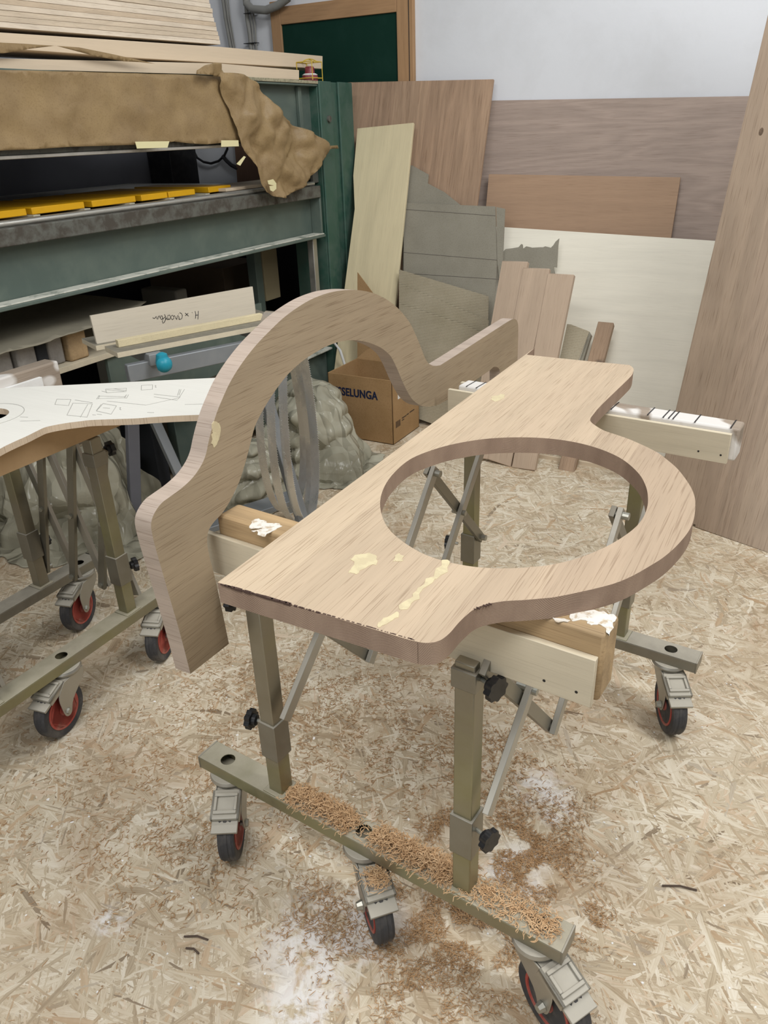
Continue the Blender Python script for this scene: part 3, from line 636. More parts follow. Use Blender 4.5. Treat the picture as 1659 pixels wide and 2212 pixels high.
# yellow bars on the bed
for x0, x1, yt, yb, h_ in ((-90, 53, 446, 456, 20), (64, 179, 433, 446, 16), (196, 291, 424, 434, 14), (304, 360, 417, 425, 13), (363, 420, 411, 418, 13), (450, 498, 405, 411, 12)):
    y0 = P(x0, yt, 'x', MX-.12).y; y1 = P(x1, yt-8, 'x', MX-.12).y
    o = MB().box((MX-.60, y0, 1.2585), (MX-.12, y1, 1.283)).build('yellow_block', 'yellow', None, .003)
    pl = ['cut off by the left edge of the photo', 'second from the left', 'third from the left, wide', 'fourth from the left, narrow', 'fifth from the left, narrow', 'rightmost, set a little apart'][[-90, 64, 196, 304, 363, 450].index(x0)]
    tag(o, 'flat yellow block on the press bed, '+pl, 'block', 'yellow blocks on the press bed')
b = MB()
for k in range(9): b.box((MX-.60, 1.3+k*.24, 1.247), (MX-.1, 1.33+k*.24, 1.2583))
tag(b.build('spacer_strip', plain('clear_spacer', 'b5b2a0', .5), None), 'thin pale spacer strips under the yellow blocks on the press bed', 'spacer strips', kind='stuff')
tag(pb('thin_batten', (MX-.35, 3.10, 1.2585), (MX-.075, 3.80, 1.272), 'beechx', .001, None), 'thin wooden batten on the press bed beyond the yellow blocks', 'batten')

# ---- kraft paper
def sheet(name, m, outline, mat, disp, step=.018, thick=.0006, parent=None):
    """crumpled sheet: fills a 2D outline with a fine net and pushes it out of plane"""
    o2 = [Vector(p) for p in outline]; n = len(o2)
    xs = [p.x for p in o2]; ys = [p.y for p in o2]
    def inside(x, y):
        c = False; j = n-1
        for i in range(n):
            if (o2[i].y > y) != (o2[j].y > y) and x < (o2[j].x-o2[i].x)*(y-o2[i].y)/(o2[j].y-o2[i].y)+o2[i].x: c = not c
            j = i
        return c
    dense = []
    for i in range(n):
        a, c = o2[i], o2[(i+1) % n]; k = max(1, int((c-a).length/step))
        dense += [a.lerp(c, t/k) for t in range(k)]
    pts = list(dense); x = min(xs); nb = len(dense)
    while x < max(xs):
        y = min(ys)
        while y < max(ys):
            q = Vector((x+random.uniform(-.3, .3)*step, y+random.uniform(-.3, .3)*step))
            if inside(*q): pts.append(q)
            y += step
        x += step
    v, e, f, *_ = delaunay_2d_cdt(pts, [(i, (i+1) % nb) for i in range(nb)], [], 1, 1e-6)
    me = bpy.data.meshes.new(name)
    me.from_pydata([(p.x, p.y, disp(p.x, p.y)) for p in v], [], [tuple(q) for q in f]); finish(me, mat, 60)
    o = link(bpy.data.objects.new(name, me), m, parent)
    s = o.modifiers.new('thickness', 'SOLIDIFY'); s.thickness = thick; s.offset = 0
    return o
def crease(x, y, sc, seed=0):
    v = noise.voronoi(Vector((x*sc, y*sc, seed)), distance_metric='DISTANCE')[0]
    return (v[1]-v[0])
kf = frame((MX+.012, 0, 0), (0, 1, 0), (0, 0, 1))
fans = [(onf(kf, 335, 312)), (onf(kf, 120, 330))]
def kd(x, y):
    d = 0
    for fx_, fy_ in fans:
        a = math.atan2(y-fy_, x-fx_); r = math.hypot(x-fx_, y-fy_); d += .012*abs(math.sin(a*5+fx_))*min(1, r*4)*math.exp(-r*2.2)
    return .014+d+.012*noise.fractal(Vector((x*3, y*7, 3)), 1, 2, 4)+.016*crease(x+.5*y, y, 5)
kout = [onf(kf, *p) for p in [(-300, 128), (0, 152), (200, 157), (420, 163), (474, 166), (484, 213), (500, 250), (511, 283), (517, 308), (490, 305), (470, 309), (440, 312), (405, 310), (370, 306), (335, 312), (290, 313), (220, 315), (130, 318), (60, 323), (0, 325), (-300, 345)]]
kp = sheet('kraft_paper', kf, kout, 'kraft', kd, .022); tag(kp, 'brown kraft paper sheet stretched along the upper beam of the press', 'paper')
kt = frame((MX+.052, 0, 0), (0, 1, 0), (0, 0, 1))
for l in ([(292, 306), (366, 305), (362, 319), (296, 321)], [(478, 303), (515, 303), (516, 316), (478, 317)]): board('masking_tape', kt, l, .001, 'tape', kp)
tf = frame((MX-.03, 0, 0), (0, 1, 0), (0, 0, 1))
t1 = sheet('kraft_paper', frame((MX+.016, 0, 0), (0, 1, 0), (0, 0, 1)), [onf(kf, *p) for p in [(-300, 75), (0, 93), (50, 95), (110, 99), (165, 103), (240, 118), (330, 138), (300, 135), (262, 133), (200, 122), (115, 99), (60, 106), (15, 114), (0, 116), (-300, 108)]], 'kraft', lambda x, y: .008+.01*noise.noise(Vector((x*6, y*20, 2))), .014)
tag(t1, 'narrow strip of folded brown paper lifted over the planks on top of the press', 'paper')
hf = frame((MX+.05, 0, 0), (0, 1, 0), (0, 0, 1))
hout = [(419.5, 152.5), (434.7, 141.7), (452, 136.3), (471.6, 137.4), (482.5, 157), (508.5, 158.6), (534.5, 165.6), (549.7, 176.4), (560.6, 191.6), (580, 224), (606, 246), (638.7, 267.6), (675.6, 289.3), (693, 302), (708, 315), (725.5, 314), (732, 320.7), (710, 321.8), (699.5, 339), (673.4, 376), (649.6, 402), (623.5, 419.5), (604, 428), (584.5, 423.8), (567, 415), (558.4, 395.6), (549.7, 367.4), (534.5, 339), (519.4, 315.3), (510.7, 282.8), (499.8, 250), (484.6, 213.3), (473.8, 185), (472.7, 165.6), (419.5, 160)]
c1 = onf(hf, 625, 400)
def hd(x, y):
    a = math.atan2(y-c1[1], x-c1[0]); r = math.hypot(x-c1[0], y-c1[1])
    return .035*noise.fractal(Vector((x*5, y*5, 9)), .8, 2, 3)+.05*crease(x+.02*y, y, 6, 4)+.03*math.sin(a*4)*min(1, r*4)*math.exp(-r*2.5)+.012*crease(x, y, 16, 2)
hp = sheet('kraft_paper', hf, [onf(hf, *p) for p in hout], 'kraft', hd, .013)
tag(hp, 'loose crumpled corner of brown kraft paper hanging down in front of the press bed', 'paper')
hf2 = frame((MX+.10, 0, 0), (0, 1, 0), (0, 0, 1))
board('masking_tape', hf2, [(578, 390), (590, 387), (597, 396), (597, 408), (590, 414), (584, 411), (582, 402), (592, 401), (580, 398)], .001, 'tape', hp)
board('masking_tape', hf2, [(527, 337), (531, 339), (519, 358), (511, 354)], .001, 'tape', hp)

# ================================================================== back wall furniture
fw = frame((0, WALLY-.028, 0), (1, 0, 0), (0, 0, 1))
cb = empty('chalkboard', (-2.65, WALLY-.02, 1.3)); tag(cb, 'dark green chalkboard in a wide pine frame hung on the white wall', 'chalkboard')
xi0, zi = onf(fw, 607, 51)[0], (onf(fw, 605, 52)[1]+onf(fw, 857, 28)[1])/2; xi1 = onf(fw, 858, 90)[0]
xo0, xo1 = onf(fw, 585, 40)[0], onf(fw, 893, 90)[0]; zb_ = 1.35
MB().box((xi0, WALLY-.02, zb_), (xi1, WALLY-.001, zi)).build('writing_surface', 'chalk', cb)
MB().box((xi1, WALLY-.032, zb_-.1), (xo1, WALLY-.001, zi+.12)).build('frame_side', 'pinefv', cb, .003)
MB().box((xo0, WALLY-.032, zb_-.1), (xi0, WALLY-.001, zi+.12)).build('frame_side', 'pinefv', cb, .003)
MB().box((xi0, WALLY-.032, zi), (xi1, WALLY-.001, zi+.09)).build('frame_top', 'pinef', cb, .003)
MB().box((xi1+.075, WALLY-.035, zb_), (xi1+.078, WALLY-.031, zi+.12)).build('frame_groove', 'dark', cb)
wp = lambda x, y, d=.03: tuple(P(x, y, 'y', WALLY-d))
for pts, r, lab in (([(462, -560), (478, -30), (487, 40), (500, 110)], .010, 'grey cable running down the white wall, leftmost of the bundle near the plywood stack'), ([(468, -560), (484, -30), (493, 40), (506, 110)], .007, 'thin grey cable down the white wall, right of the thickest one'), ([(474, -560), (490, -30), (497, 40), (509, 110)], .004, 'thinnest grey cable of the bundle left of the conduit')):
    tag(MB().tube([wp(*p) for p in pts], r).build('wall_cable', 'grey', None), lab, 'cable')
b = MB(); pts = [wp(532, 8), wp(534, 40), wp(540, 75), wp(543, 112)]; b.tube(pts, .013, 14)
tag(b.build('cable_conduit', 'grey', None), 'ribbed grey conduit strapped to the white wall left of the chalkboard', 'conduit')
for x, lab in ((548, 'grey pipe next to the ribbed conduit on the wall'), (554, 'outer grey pipe beside the chalkboard frame')):
    tag(MB().tube([wp(x-8, 20), wp(x-3, 60), wp(x, 112)], .006).build('wall_pipe', 'grey', None), lab, 'pipe')
tag(MB().tube([wp(530, -20), wp(533, 8, .05), wp(545, 20, .07), wp(575, 22, .08), wp(600, 12, .08), (wp(622, -4, .08)), wp(635, -40, .08), wp(640, -120, .06), wp(630, -560, .06)], .022, 14).build('corrugated_hose', 'grey', None), 'thick dusty flexible hose curving past the corner of the chalkboard', 'hose')
b = MB()
for y in (27, 92): b.box(wp(526, y+3, .05), wp(560, y, .01))
tag(b.build('cable_tie', 'black', None), 'black ties strapping the conduit and pipes to the wall', 'cable ties')

for pts, r, lab in (([(418, 325), (426, 341), (440, 350), (456, 353), (472, 348), (484, 337), (491, 322), (494, 300)], .008, 'dark cable sagging in a loop on the wall, seen through the gap of the press'), ([(481, 337), (490, 348), (500, 357), (515, 365)], .013, 'short dark ribbed cable slanting down the wall behind the press')):
    tag(MB().tube([wp(*p) for p in pts], r).build('wall_cable', 'black', None), lab, 'cable')
mb_ = lean(4.30, 4.395, 1.55); qa = onf(mb_, 509, 345)
tag(board('brown_sheet', mb_, [(qa[0], 1.60), (qa[0]+.62, 1.60), (qa[0]+.62, 0), (qa[0], 0)], .012, wood('dark_brown_sheet', '7a5a45', 1, .08), None, .001, loc2d=True), 'dark brown sheet against the wall, glimpsed between press bed and top beam', 'board')
# leaning boards: planes given by foot line and lean
m = lean(4.20, WALLY-.02, 1.62)
q = [onf(m, 985, 218.5), onf(m, 1700, 206)]
tag(board('okoume_sheet', m, [q[0], q[1], (q[1][0], 0.0), (q[0][0], 0.0)], .012, 'okume', None, .001, loc2d=True), 'large pinkish plywood sheet leaning against the white wall behind all the other boards', 'plywood sheet')
m = lean(4.08, 4.31, 1.25)
q = [onf(m, 1056, 376), onf(m, 1470, 383), onf(m, 1450, 514)]
tag(board('brown_offcut', m, [q[0], q[1], (q[1][0], .01), (q[0][0]+.0, .01)], .012, 'brown', None, .001, loc2d=True), 'brown plywood offcut with a level top edge, leaning on the pinkish sheet', 'plywood offcut')
m = lean(3.74, 4.20, 1.0)
q = [onf(m, 1050, 488), onf(m, 1620, 525)]
tag(board('poplar_sheet', m, [q[0], q[1], (q[1][0], 0), (q[0][0], 0)], .012, 'pop2', None, .001, loc2d=True), 'broad cream poplar plywood sheet leaning behind the oak boards', 'plywood sheet')
m = lean(3.80, 4.35, 1.718)
q = [onf(m, 748, 178), onf(m, 1066, 171)]
tag(board('streaky_sheet', m, [q[0], q[1], (q[1][0], 0), (q[0][0]+.22, 0)], .015, 'grainy', None, .001, loc2d=True), 'reddish brown plywood sheet with streaky upright grain leaning below the chalkboard', 'plywood sheet')
m = lean(3.68, 4.20, 1.53)
ll = [onf(m, *p) for p in [(772, 277), (893, 265), (872, 560)]]
lr = onf(m, 865, 640)
tag(board('narrow_board', m, [ll[0], ll[1], (lr[0]-.01, 0), (ll[0][0]+.02, 0), onf(m, 766, 450), onf(m, 763, 380)], .018, 'poplar', None, .0015, loc2d=True), 'narrow yellowish poplar board standing right of the green column', 'board')
tag(board('cardboard_piece', lean(3.655, 3.80, .8), [(772, 588), (806, 634), (850, 690), (850, 800), (772, 800)], .005, 'card'), 'pointed brown cardboard piece standing between the green column and the open box', 'cardboard')
# grey brown cardboard sheets
m = lean(3.77, 4.26, 1.53)
tag(board('cardboard_sheet', m, [(870, 360), (890, 357), (926, 377), (924, 396), (960, 415), (995, 443), (1000, 620), (870, 620)], .004, 'gcard'), 'torn grey cardboard piece poking up right of the yellowish board', 'cardboard')
m = lean(3.74, 4.10, 1.10)
q = onf(m, 1085, 449)
cs = board('cardboard_sheet', m, [(872, 438), (1070, 446), (1074, 560), (1066, 700), (1056, 780), (872, 780)], .005, 'gcard')
tag(cs, 'large flat grey brown cardboard sheet with a folded flap on its right side', 'cardboard')
board('side_flap', lean(3.735, 4.095, 1.10), [(1072, 447), (1091, 451), (1086, 570), (1083, 640), (1074, 560)], .005, 'gcard', cs)
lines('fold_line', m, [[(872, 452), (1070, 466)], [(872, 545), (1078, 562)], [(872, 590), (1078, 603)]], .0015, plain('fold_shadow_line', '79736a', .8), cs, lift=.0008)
m = lean(3.66, 3.95, .76)
for k, (pts, lab) in enumerate((([(862, 582), (1055, 640), (1052, 800), (862, 800)], 'ribbed cardboard sheet sloping behind the arch, topmost edge'), ([(862, 612), (1055, 692), (1050, 830), (862, 830)], 'ribbed cardboard sheet in front of the topmost one, behind the arch'), ([(862, 655), (1000, 700), (1045, 720), (1040, 860), (936, 916), (905, 905), (862, 880)], 'lowest ribbed cardboard sheet, showing again below the arm of the arch'))):
    mk = lean(3.68-.012*k, 3.90-.012*k, .76); tag(board('corrugated_cardboard', mk, pts, .005, 'ccard'), lab, 'cardboard', 'ribbed cardboard sheets')
m = lean(3.72, 4.12, 1.02)
torn = [(1086, 545), (1092, 538), (1108, 536), (1120, 534), (1126, 527), (1129, 528), (1130, 537), (1137, 532), (1150, 535), (1168, 534), (1173, 534), (1178, 532), (1190, 535), (1195, 530), (1200, 522), (1208, 515), (1206, 530), (1203, 578), (1196, 576), (1199, 590), (1196, 640), (1086, 640)]
tag(board('torn_cardboard', m, torn, .004, 'gcard'), 'torn grey cardboard with ragged top sticking out above the oak boards', 'cardboard')
# three solid boards in a staggered bundle
m3 = [lean(3.30+.03*(2-k), 3.66+.03*(2-k), .864) for k in range(3)]
b3 = [([(1085, 563), (1135, 565), (1138, 600), (1100, 1000), (1050, 993)], 'leftmost and tallest of the three staggered oak boards behind the arch end'),
      ([(1120, 577), (1187, 579), (1160, 715), (1130, 1012), (1075, 1000)], 'middle one of the three staggered oak boards'),
      ([(1186, 591), (1240, 594), (1163, 1018), (1100, 1010), (1158, 715)], 'lowest and rightmost of the three staggered oak boards')]
bm0 = m3[2]
def bpx(m, pts): return [onf(m, *p) for p in pts]
for k, (xa, xb, ztp) in enumerate((((1085, 563), (1140, 565), 0), ((1130, 578), (1187, 580), 0), ((1184, 590), (1240, 593), 0))):
    mk = lean(3.30+.004*(2-k), 3.66+.004*(2-k), .864)
    tl = onf(mk, *xa); tr = onf(mk, *xb); bl = onf(mk, *[(1050, 993), (1085, 998), (1105, 1010)][k]); br = onf(mk, *[(1100, 1000), (1110, 1010), (1163, 1018)][k])
    tag(board('oak_board', mk, [tl, tr, (tr[0]-.02, max(0, br[1])), (tl[0]-.01, max(0, bl[1]))], .030, 'beech', None, .003, loc2d=True), b3[k][1], 'board', 'staggered oak boards')
m = lean(3.371, 3.898, .602)
tag(board('scorched_offcut', m, [onf(m, 1292, 694), onf(m, 1326, 697), (onf(m, 1240, 1020)[0], 0), (onf(m, 1205, 1014)[0], 0)], .034, 'rough', None, .003, loc2d=True), 'short scorched oak offcut leaning alone in front of the cream sheet', 'offcut')
m = lean(3.40, 3.78, .60)
fc = board('folded_cardboard', m, [(1225, 700), (1234, 701), (1273, 716), (1250, 776), (1242, 795), (1205, 795)], .005, 'ccard')
tag(fc, 'small folded piece of ribbed cardboard between the oak boards and the scorched offcut', 'cardboard')
board('folded_side', lean(3.43, 3.84, .60), [(1273, 716), (1277, 722), (1268, 750), (1256, 790), (1248, 790)], .03, 'gcard', fc)
tag(MB().box((-1.15, 3.47, .0), (-.5, 3.482, .018)).build('wooden_strip', 'beechx', None), 'thin wooden slat on the floor at the foot of the cream sheet', 'slat')
# big oak panel at the right
yaw = -19; u = Vector((math.cos(math.radians(yaw)), math.sin(math.radians(yaw)), 0)); back = Vector((-u.y, u.x, 0)); al = math.radians(10.5)
mo = frame((-.445, 3.088, 0), u, back*math.sin(al)+Vector((0, 0, math.cos(al))))
H_ = 2.35
pan = board('leaning_board', mo, [(-.005, .012), (.19, .012), (.19, .004), (.195, .0), (.36, .0), (.36, -.0), (1.0, 0), (1.0, H_), (-.005, H_)], .027, ['oakp', 'beech'], None, .002, loc2d=True)
tag(pan, 'huge glued oak panel leaning at the right edge of the picture', 'wooden panel')
kx = onf(mo, 1612, 475)
b = MB(); b.cyl(mo @ Vector((*kx, -.004)), mo @ Vector((*kx, .0008)), .012, .010, 16); kn = b.build('knot', plain('dark_knot', '5c4b3c', .7, dirt='8a7460', dscale=60), pan, m=mo); kn.scale = (.75, 1.25, 1)

# ================================================================== cardboard box with print
BX0, BX1, BY0, BY1, BH = -2.215, -1.826, 3.325, 3.63, .352
box = empty('cardboard_box', ((BX0+BX1)/2, (BY0+BY1)/2, 0)); tag(box, 'open brown cardboard box with dark printed capitals standing on the floor below the arch', 'box')
b = MB(); t = .005
b.box((BX0, BY0, .001), (BX1, BY0+t, BH)); b.box((BX0, BY1-t, .001), (BX1, BY1, BH)); b.box((BX0, BY0, .001), (BX0+t, BY1, BH)); b.box((BX1-t, BY0, .001), (BX1, BY1, BH)); b.box((BX0, BY0, .001), (BX1, BY1, .006))
b.build('carton_body', 'card', box, .0015)
fl1 = frame((BX0, BY1, BH), (1, 0, 0), (0, .35, 1))
board('carton_flap', fl1, [(0, 0), (.06, .055), (.14, .085), (.25, .09), (.389, .09), (.389, 0)], .004, 'card', box, loc2d=True)
txt = bpy.data.curves.new('print', 'FONT'); txt.body = 'ESSELUNGA'; txt.size = .060; txt.offset = .0016; txt.extrude = .0002; txt.align_x = 'RIGHT'; txt.space_character = 1.06
to = bpy.data.objects.new('print_source', txt)
C.objects.link(to); bpy.context.view_layer.update()
me = bpy.data.meshes.new_from_object(to.evaluated_get(bpy.context.evaluated_depsgraph_get())); bpy.data.objects.remove(to)
fb = frame((0, BY0-.0006, 0), (1, 0, 0), (0, 0, 1)); q = onf(fb, 815, 864)
finish(me, 'blueink', 0); me.name = 'printed_name'
o = bpy.data.objects.new('printed_name', me); link(o, fb @ Matrix.Translation((q[0], q[1], 0)) @ Matrix.Diagonal((.80, 1, 1, 1)), box)
me2 = me.copy(); me2.name = 'printed_name_bold'
o = bpy.data.objects.new('printed_name', me2); link(o, fb @ Matrix.Translation((q[0]+.0016, q[1], .00005)) @ Matrix.Diagonal((.80, 1, 1, 1)), box)
fs = frame((BX1+.0006, 0, 0), (0, 1, 0), (0, 0, 1))
b = MB()
for k in range(9): b.box((BX1, BY0+.03+k*.006, .085), (BX1+.0008, BY0+.033+k*.006, .12))
for z_, y0_, y1_ in ((.115, .10, .15), (.117, .155, .18), (.119, .19, .245), (.103, .10, .125)): b.box((BX1, BY0+y0_, z_), (BX1+.0008, BY0+y1_, z_+.006))
b.build('barcode', plain('brown_print', '4c3d30', .7), box)
MB().box((BX1, BY0+.06, .235), (BX1+.0008, BY0+.15, .30)).build('white_label', 'white', box)

# ================================================================== folding workbench and jig
WZ = .862
wb = empty('folding_workbench', (-1.98, 2.1, 0)); tag(wb, 'grey folding workbench with turquoise handles and a fibreboard top, behind the white template', 'workbench')
fwb = frame((0, 0, WZ), (1, 0, 0), (0, 1, 0))
q = [onf(fwb, *p) for p in [(253, 762), (600, 696), (612, 672), (165, 722), (168, 732)]]
d_ = (Vector(q[1])-Vector(q[0])).normalized(); nrm = Vector((-d_.y, d_.x))
A = Vector(q[0]); B_ = A+d_*.68
board('fibreboard_top', fwb, [A, B_, B_+nrm*.12, A+nrm*.12], .018, ['gsteel' if False else plain('dusty_fibreboard', '7c776a', .8, dirt='9a9482', dscale=30, amt=.4), 'plate'], wb, .001, loc2d=True)
board('fibreboard_top', fwb, [A+nrm*.15-d_*.02, B_+nrm*.15, B_+nrm*.30, A+nrm*.30-d_*.02], .018, [plain('dusty_fibreboard_rear', '7c776a', .8, dirt='9a9482', dscale=30, amt=.4), 'plate'], wb, .001, loc2d=True)
def v3(p, z): return Vector((p.x, p.y, z))
# clamp rails under the top
for f_ in (.12, .56):
    a = A+d_*f_-nrm*.03; c = a+nrm*.36; MB().bar(v3(a, WZ-.04), v3(c, WZ-.04), .05, .04).build('clamp_rail', 'gsteel', wb, .003)
    MB().cyl(v3(a-nrm*.005, WZ-.045), v3(a-nrm*.05, WZ-.045), .007).build('spindle', 'boltm', wb)
    h = MB(); c2 = a-nrm*.05
    h.lathe([(.010, -.006), (.024, .0), (.028, .012), (.022, .026), (.010, .034)], frame(v3(c2, WZ-.045), (d_.x, d_.y, 0), (0, 0, 1)) @ Matrix.Scale(1, 4), 20)
    h.lathe([(.006, -.03), (.020, -.024), (.024, 0), (.018, .028), (.006, .034)], Matrix.Translation(v3(c2, WZ-.04)), 20)
    h.build('crank_handle', 'teal', wb)
# A-frame legs
def L3(px, py, z): return P(px, py, 'z', z)
for a, c, w_ in (((292, 1125, .01), (285, 905, .60), .05), ((430, 1120, .01), (330, 900, .60), .04), ((676, 1200, .01), (577, 870, .52), .045), ((400, 1070, .01), (335, 905, .6), .03)):
    a3 = P(*a[:2], 'z', a[2]); c3 = P(c[0], c[1], 'y', a3.y+(.02 if a[0] != 668 else -.02)); MB().bar(a3, c3, w_, .03, up=(1, -.3, 0)).build('leg', 'gsteel' if a[0] != 292 else 'dgrey', wb, .003)
a3 = P(400, 1150, 'z', .12); c3 = P(640, 1072, 'z', .12)
MB().bar(a3, c3, .10, .025, up=(0, 0, 1)).build('cross_rail', 'gsteel', wb, .003)
fr_ = frame(a3, c3-a3, (0, 0, 1))
# stiff top rail
MB().bar(v3(A+d_*.02, WZ-.075), v3(B_-d_*.1, WZ-.075), .03, .06).build('top_rail', 'gsteel', wb, .003)
# signed jig on the bench
jm = frame(v3(A+nrm*.105, 0), (d_.x, d_.y, 0), (nrm.x*.08, nrm.y*.08, 1))
jig = board('jig_board', jm, [(195, 682), (546, 619), (552, 668), (553, 690), (213, 745), (209, 742)], .012, 'jigply', None, .001)
tag(jig, 'upright plywood jig board with upside-down handwriting standing on the workbench', 'board')
ZA = lambda l: [(280+x/3.318, 600+y/3.318) for x, y in l]
hw_ = [[(492, 238), (491, 268), (489, 298)], [(469, 239), (474, 262), (471, 292)], [(470, 268), (492, 266)], [(447, 248), (449, 251)],
       [(398, 252), (410, 264), (422, 275)], [(419, 254), (399, 272)],
       [(351, 296), (362, 299), (374, 290), (378, 272), (372, 256), (358, 250)], [(356, 300), (352, 278), (345, 268), (340, 280), (338, 298)], [(350, 258), (351, 260)],
       [(338, 298), (330, 290), (322, 270), (314, 276), (316, 292)], [(316, 292), (306, 300), (296, 290), (298, 272), (308, 268), (316, 280)],
       [(290, 296), (280, 299), (272, 288), (274, 270), (286, 266), (292, 280), (288, 296), (270, 300), (258, 280), (250, 262)],
       [(262, 290), (248, 320), (238, 325), (234, 312), (242, 290), (252, 280), (256, 298)], [(240, 290), (228, 300), (220, 288), (224, 272), (232, 272), (236, 290)], [(220, 290), (212, 272), (204, 280), (202, 296), (194, 292), (190, 276), (182, 288), (176, 292), (165, 286)]]
lines('marker_handwriting', jm, [ZA(s_) for s_ in hw_], .0011, 'ink', jig)
tag(MB().bar(v3(A+nrm*.075+d_*.03, WZ+.0125), v3(A+nrm*.085+d_*.60, WZ+.0125), .024, .024, up=(0, 0, 1)).build('wooden_cleat', 'poplar', None, .001), 'long square pine strip lying along the foot of the signed jig board', 'wood strip')

# ================================================================== band saw blades hanging in loops
def blade(cx, cy, off, h, zc, wd, tone, ph=18, sk=0):
    to_cam = Vector((-cx, -cy, 0)).normalized(); lf = Vector((-to_cam.y, to_cam.x, 0))*-1
    if lf.dot(CR) > 0: lf = -lf
    a = math.radians(ph); hdir = (to_cam*math.cos(a)+lf*math.sin(a)).normalized(); n = Vector((-hdir.y, hdir.x, 0))
    if n.dot(lf) < 0: n = -n
    n = (n+Vector((0, 0, .0))).normalized()
    c = Vector((cx, cy, zc))+n*off; K = 520; me = bpy.data.meshes.new('bandsaw_blade'); V = []; F = []
    for k in range(K):
        t = 2*PI*k/K; s = math.sin(t); x = .5*wd*math.cos(t)*(1-.25*s) ; z = .5*h*s
        x *= (abs(math.cos(t))**.0)
        p = c+hdir*x+Vector((0, 0, z))+n*(sk*s)
        V += [p+n*.020, p-n*.016]
    for k in range(K):
        j = (k+1) % K; F.append((2*k, 2*j, 2*j+1, 2*k+1))
    for k in range(0, K, 2):
        j = (k+1) % K; V.append(V[2*j+1]*.6+V[2*k+1]*.4-n*.0042); F.append((2*k+1, 2*j+1, len(V)-1))
    me.from_pydata([tuple(v) for v in V], [], F); finish(me, 'blade', 0)
    o = link(bpy.data.objects.new('bandsaw_blade', me), Matrix.Identity(4), None)
    cc = sum(V, Vector())/len(V); me.transform(Matrix.Translation(-cc)); o.matrix_world = Matrix.Translation(cc); WM[o.name] = o.matrix_world.copy()
    md = o.modifiers.new('thickness', 'SOLIDIFY'); md.thickness = .0010; md.offset = 0
    return o
for off, lab, ph, wd, zz, hh in ((-.037, 'toothed steel band saw blade loop nearest the cardboard box', 34, .19, .55, .82), (.002, 'toothed steel band saw blade loop hanging in the middle of the three', 36, .23, .535, .80), (.041, 'toothed steel band saw blade loop nearest the arch', 38, .25, .555, .78)):
    tag(blade(-1.625, 2.17, off, hh, zz, wd, 0, ph), lab, 'saw blade', None)
MB().tube([v3(B_, WZ-.03), Vector((-1.66, 2.20, WZ+.03)), Vector((-1.55, 2.12, WZ+.035)), Vector((-1.52, 2.10, WZ+.06))], .008).build('blade_hook', 'gsteel', wb)

# ================================================================== crumpled plastic
def bag(c, R_, H, seed, lab):
    """plastic sheet thrown over something: steep folded flanks, skirt spreading on the floor"""
    NR, NA = 90, 260; V = []; F = []
    sv = Vector((seed*7.3, seed*2.1, 0))
    for i in range(NR):
        t = i/(NR-1)
        for j in range(NA):
            a = 2*PI*j/NA; ca, sa = math.cos(a), math.sin(a)
            lob = 1+.22*noise.noise(Vector((ca*1.2, sa*1.2, 0))+sv)
            if t < .8:
                u = t/.8; rr = (u**.8)*.80; z = H*(1-u**2.6)
            else:
                u = (t-.8)/.2; rr = .80+.28*u; z = .004
            rdg = 1-2*abs(noise.noise(Vector((ca*2.6+t*.8, sa*2.6-t*.5, t*.9))+sv)); rdg2 = 1-2*abs(noise.noise(Vector((ca*6+t, sa*6, t*2.2))+sv))
            rr *= lob*(1+(.13*rdg+.035*rdg2)*min(1, t*1.6))
            px, py = ca*rr*R_[0], sa*rr*R_[1]
            q = Vector((px*7, py*7, z*4))+sv
            z += H*(.11*(1-2*abs(noise.noise(q*.55)))+.03*(1-2*abs(noise.noise(q*1.4))))*(1-t)**.5
            hz = .30*H*abs(noise.noise(Vector((ca*.9, sa*.9, z/H*3.2))+sv))  # slumped horizontal rolls
            px += ca*hz*min(1, t*2); py += sa*hz*min(1, t*2)
            if t > .78: z = .003+.035*max(0, noise.noise(Vector((px*16, py*16, 3))+sv))*(1-(t-.78)*3.5)
            V.append((px, py, max(z, .002)))
    for i in range(NR-1):
        for j in range(NA):
            k = (j+1) % NA; F.append((i*NA+j, i*NA+k, (i+1)*NA+k, (i+1)*NA+j))
    me = bpy.data.meshes.new('plastic_sheeting'); me.from_pydata(V, [], F); finish(me, 'film', 30)
    o = link(bpy.data.objects.new('plastic_sheeting', me), Matrix.Translation(Vector(c)), None); tag(o, lab, 'plastic sheeting')
    sd = o.modifiers.new('thickness', 'SOLIDIFY'); sd.thickness = .001; return o
bag((-2.09, 2.96, .001), (.285, .25), .40, 1.37, 'crumpled milky plastic sheeting on the floor in front of the cardboard box')
bag((-2.15, 2.50, .001), (.20, .24), .26, 2.33, 'low heap of milky plastic sheeting behind the legs of the grey workbench')
bag((-2.68, 1.98, .001), (.33, .34), .50, 3.71, 'tall heap of milky plastic behind the folded trestle legs')
bag((-2.98, 1.27, .001), (.30, .34), .44, 5.29, 'heap of milky plastic furthest left, under the template')

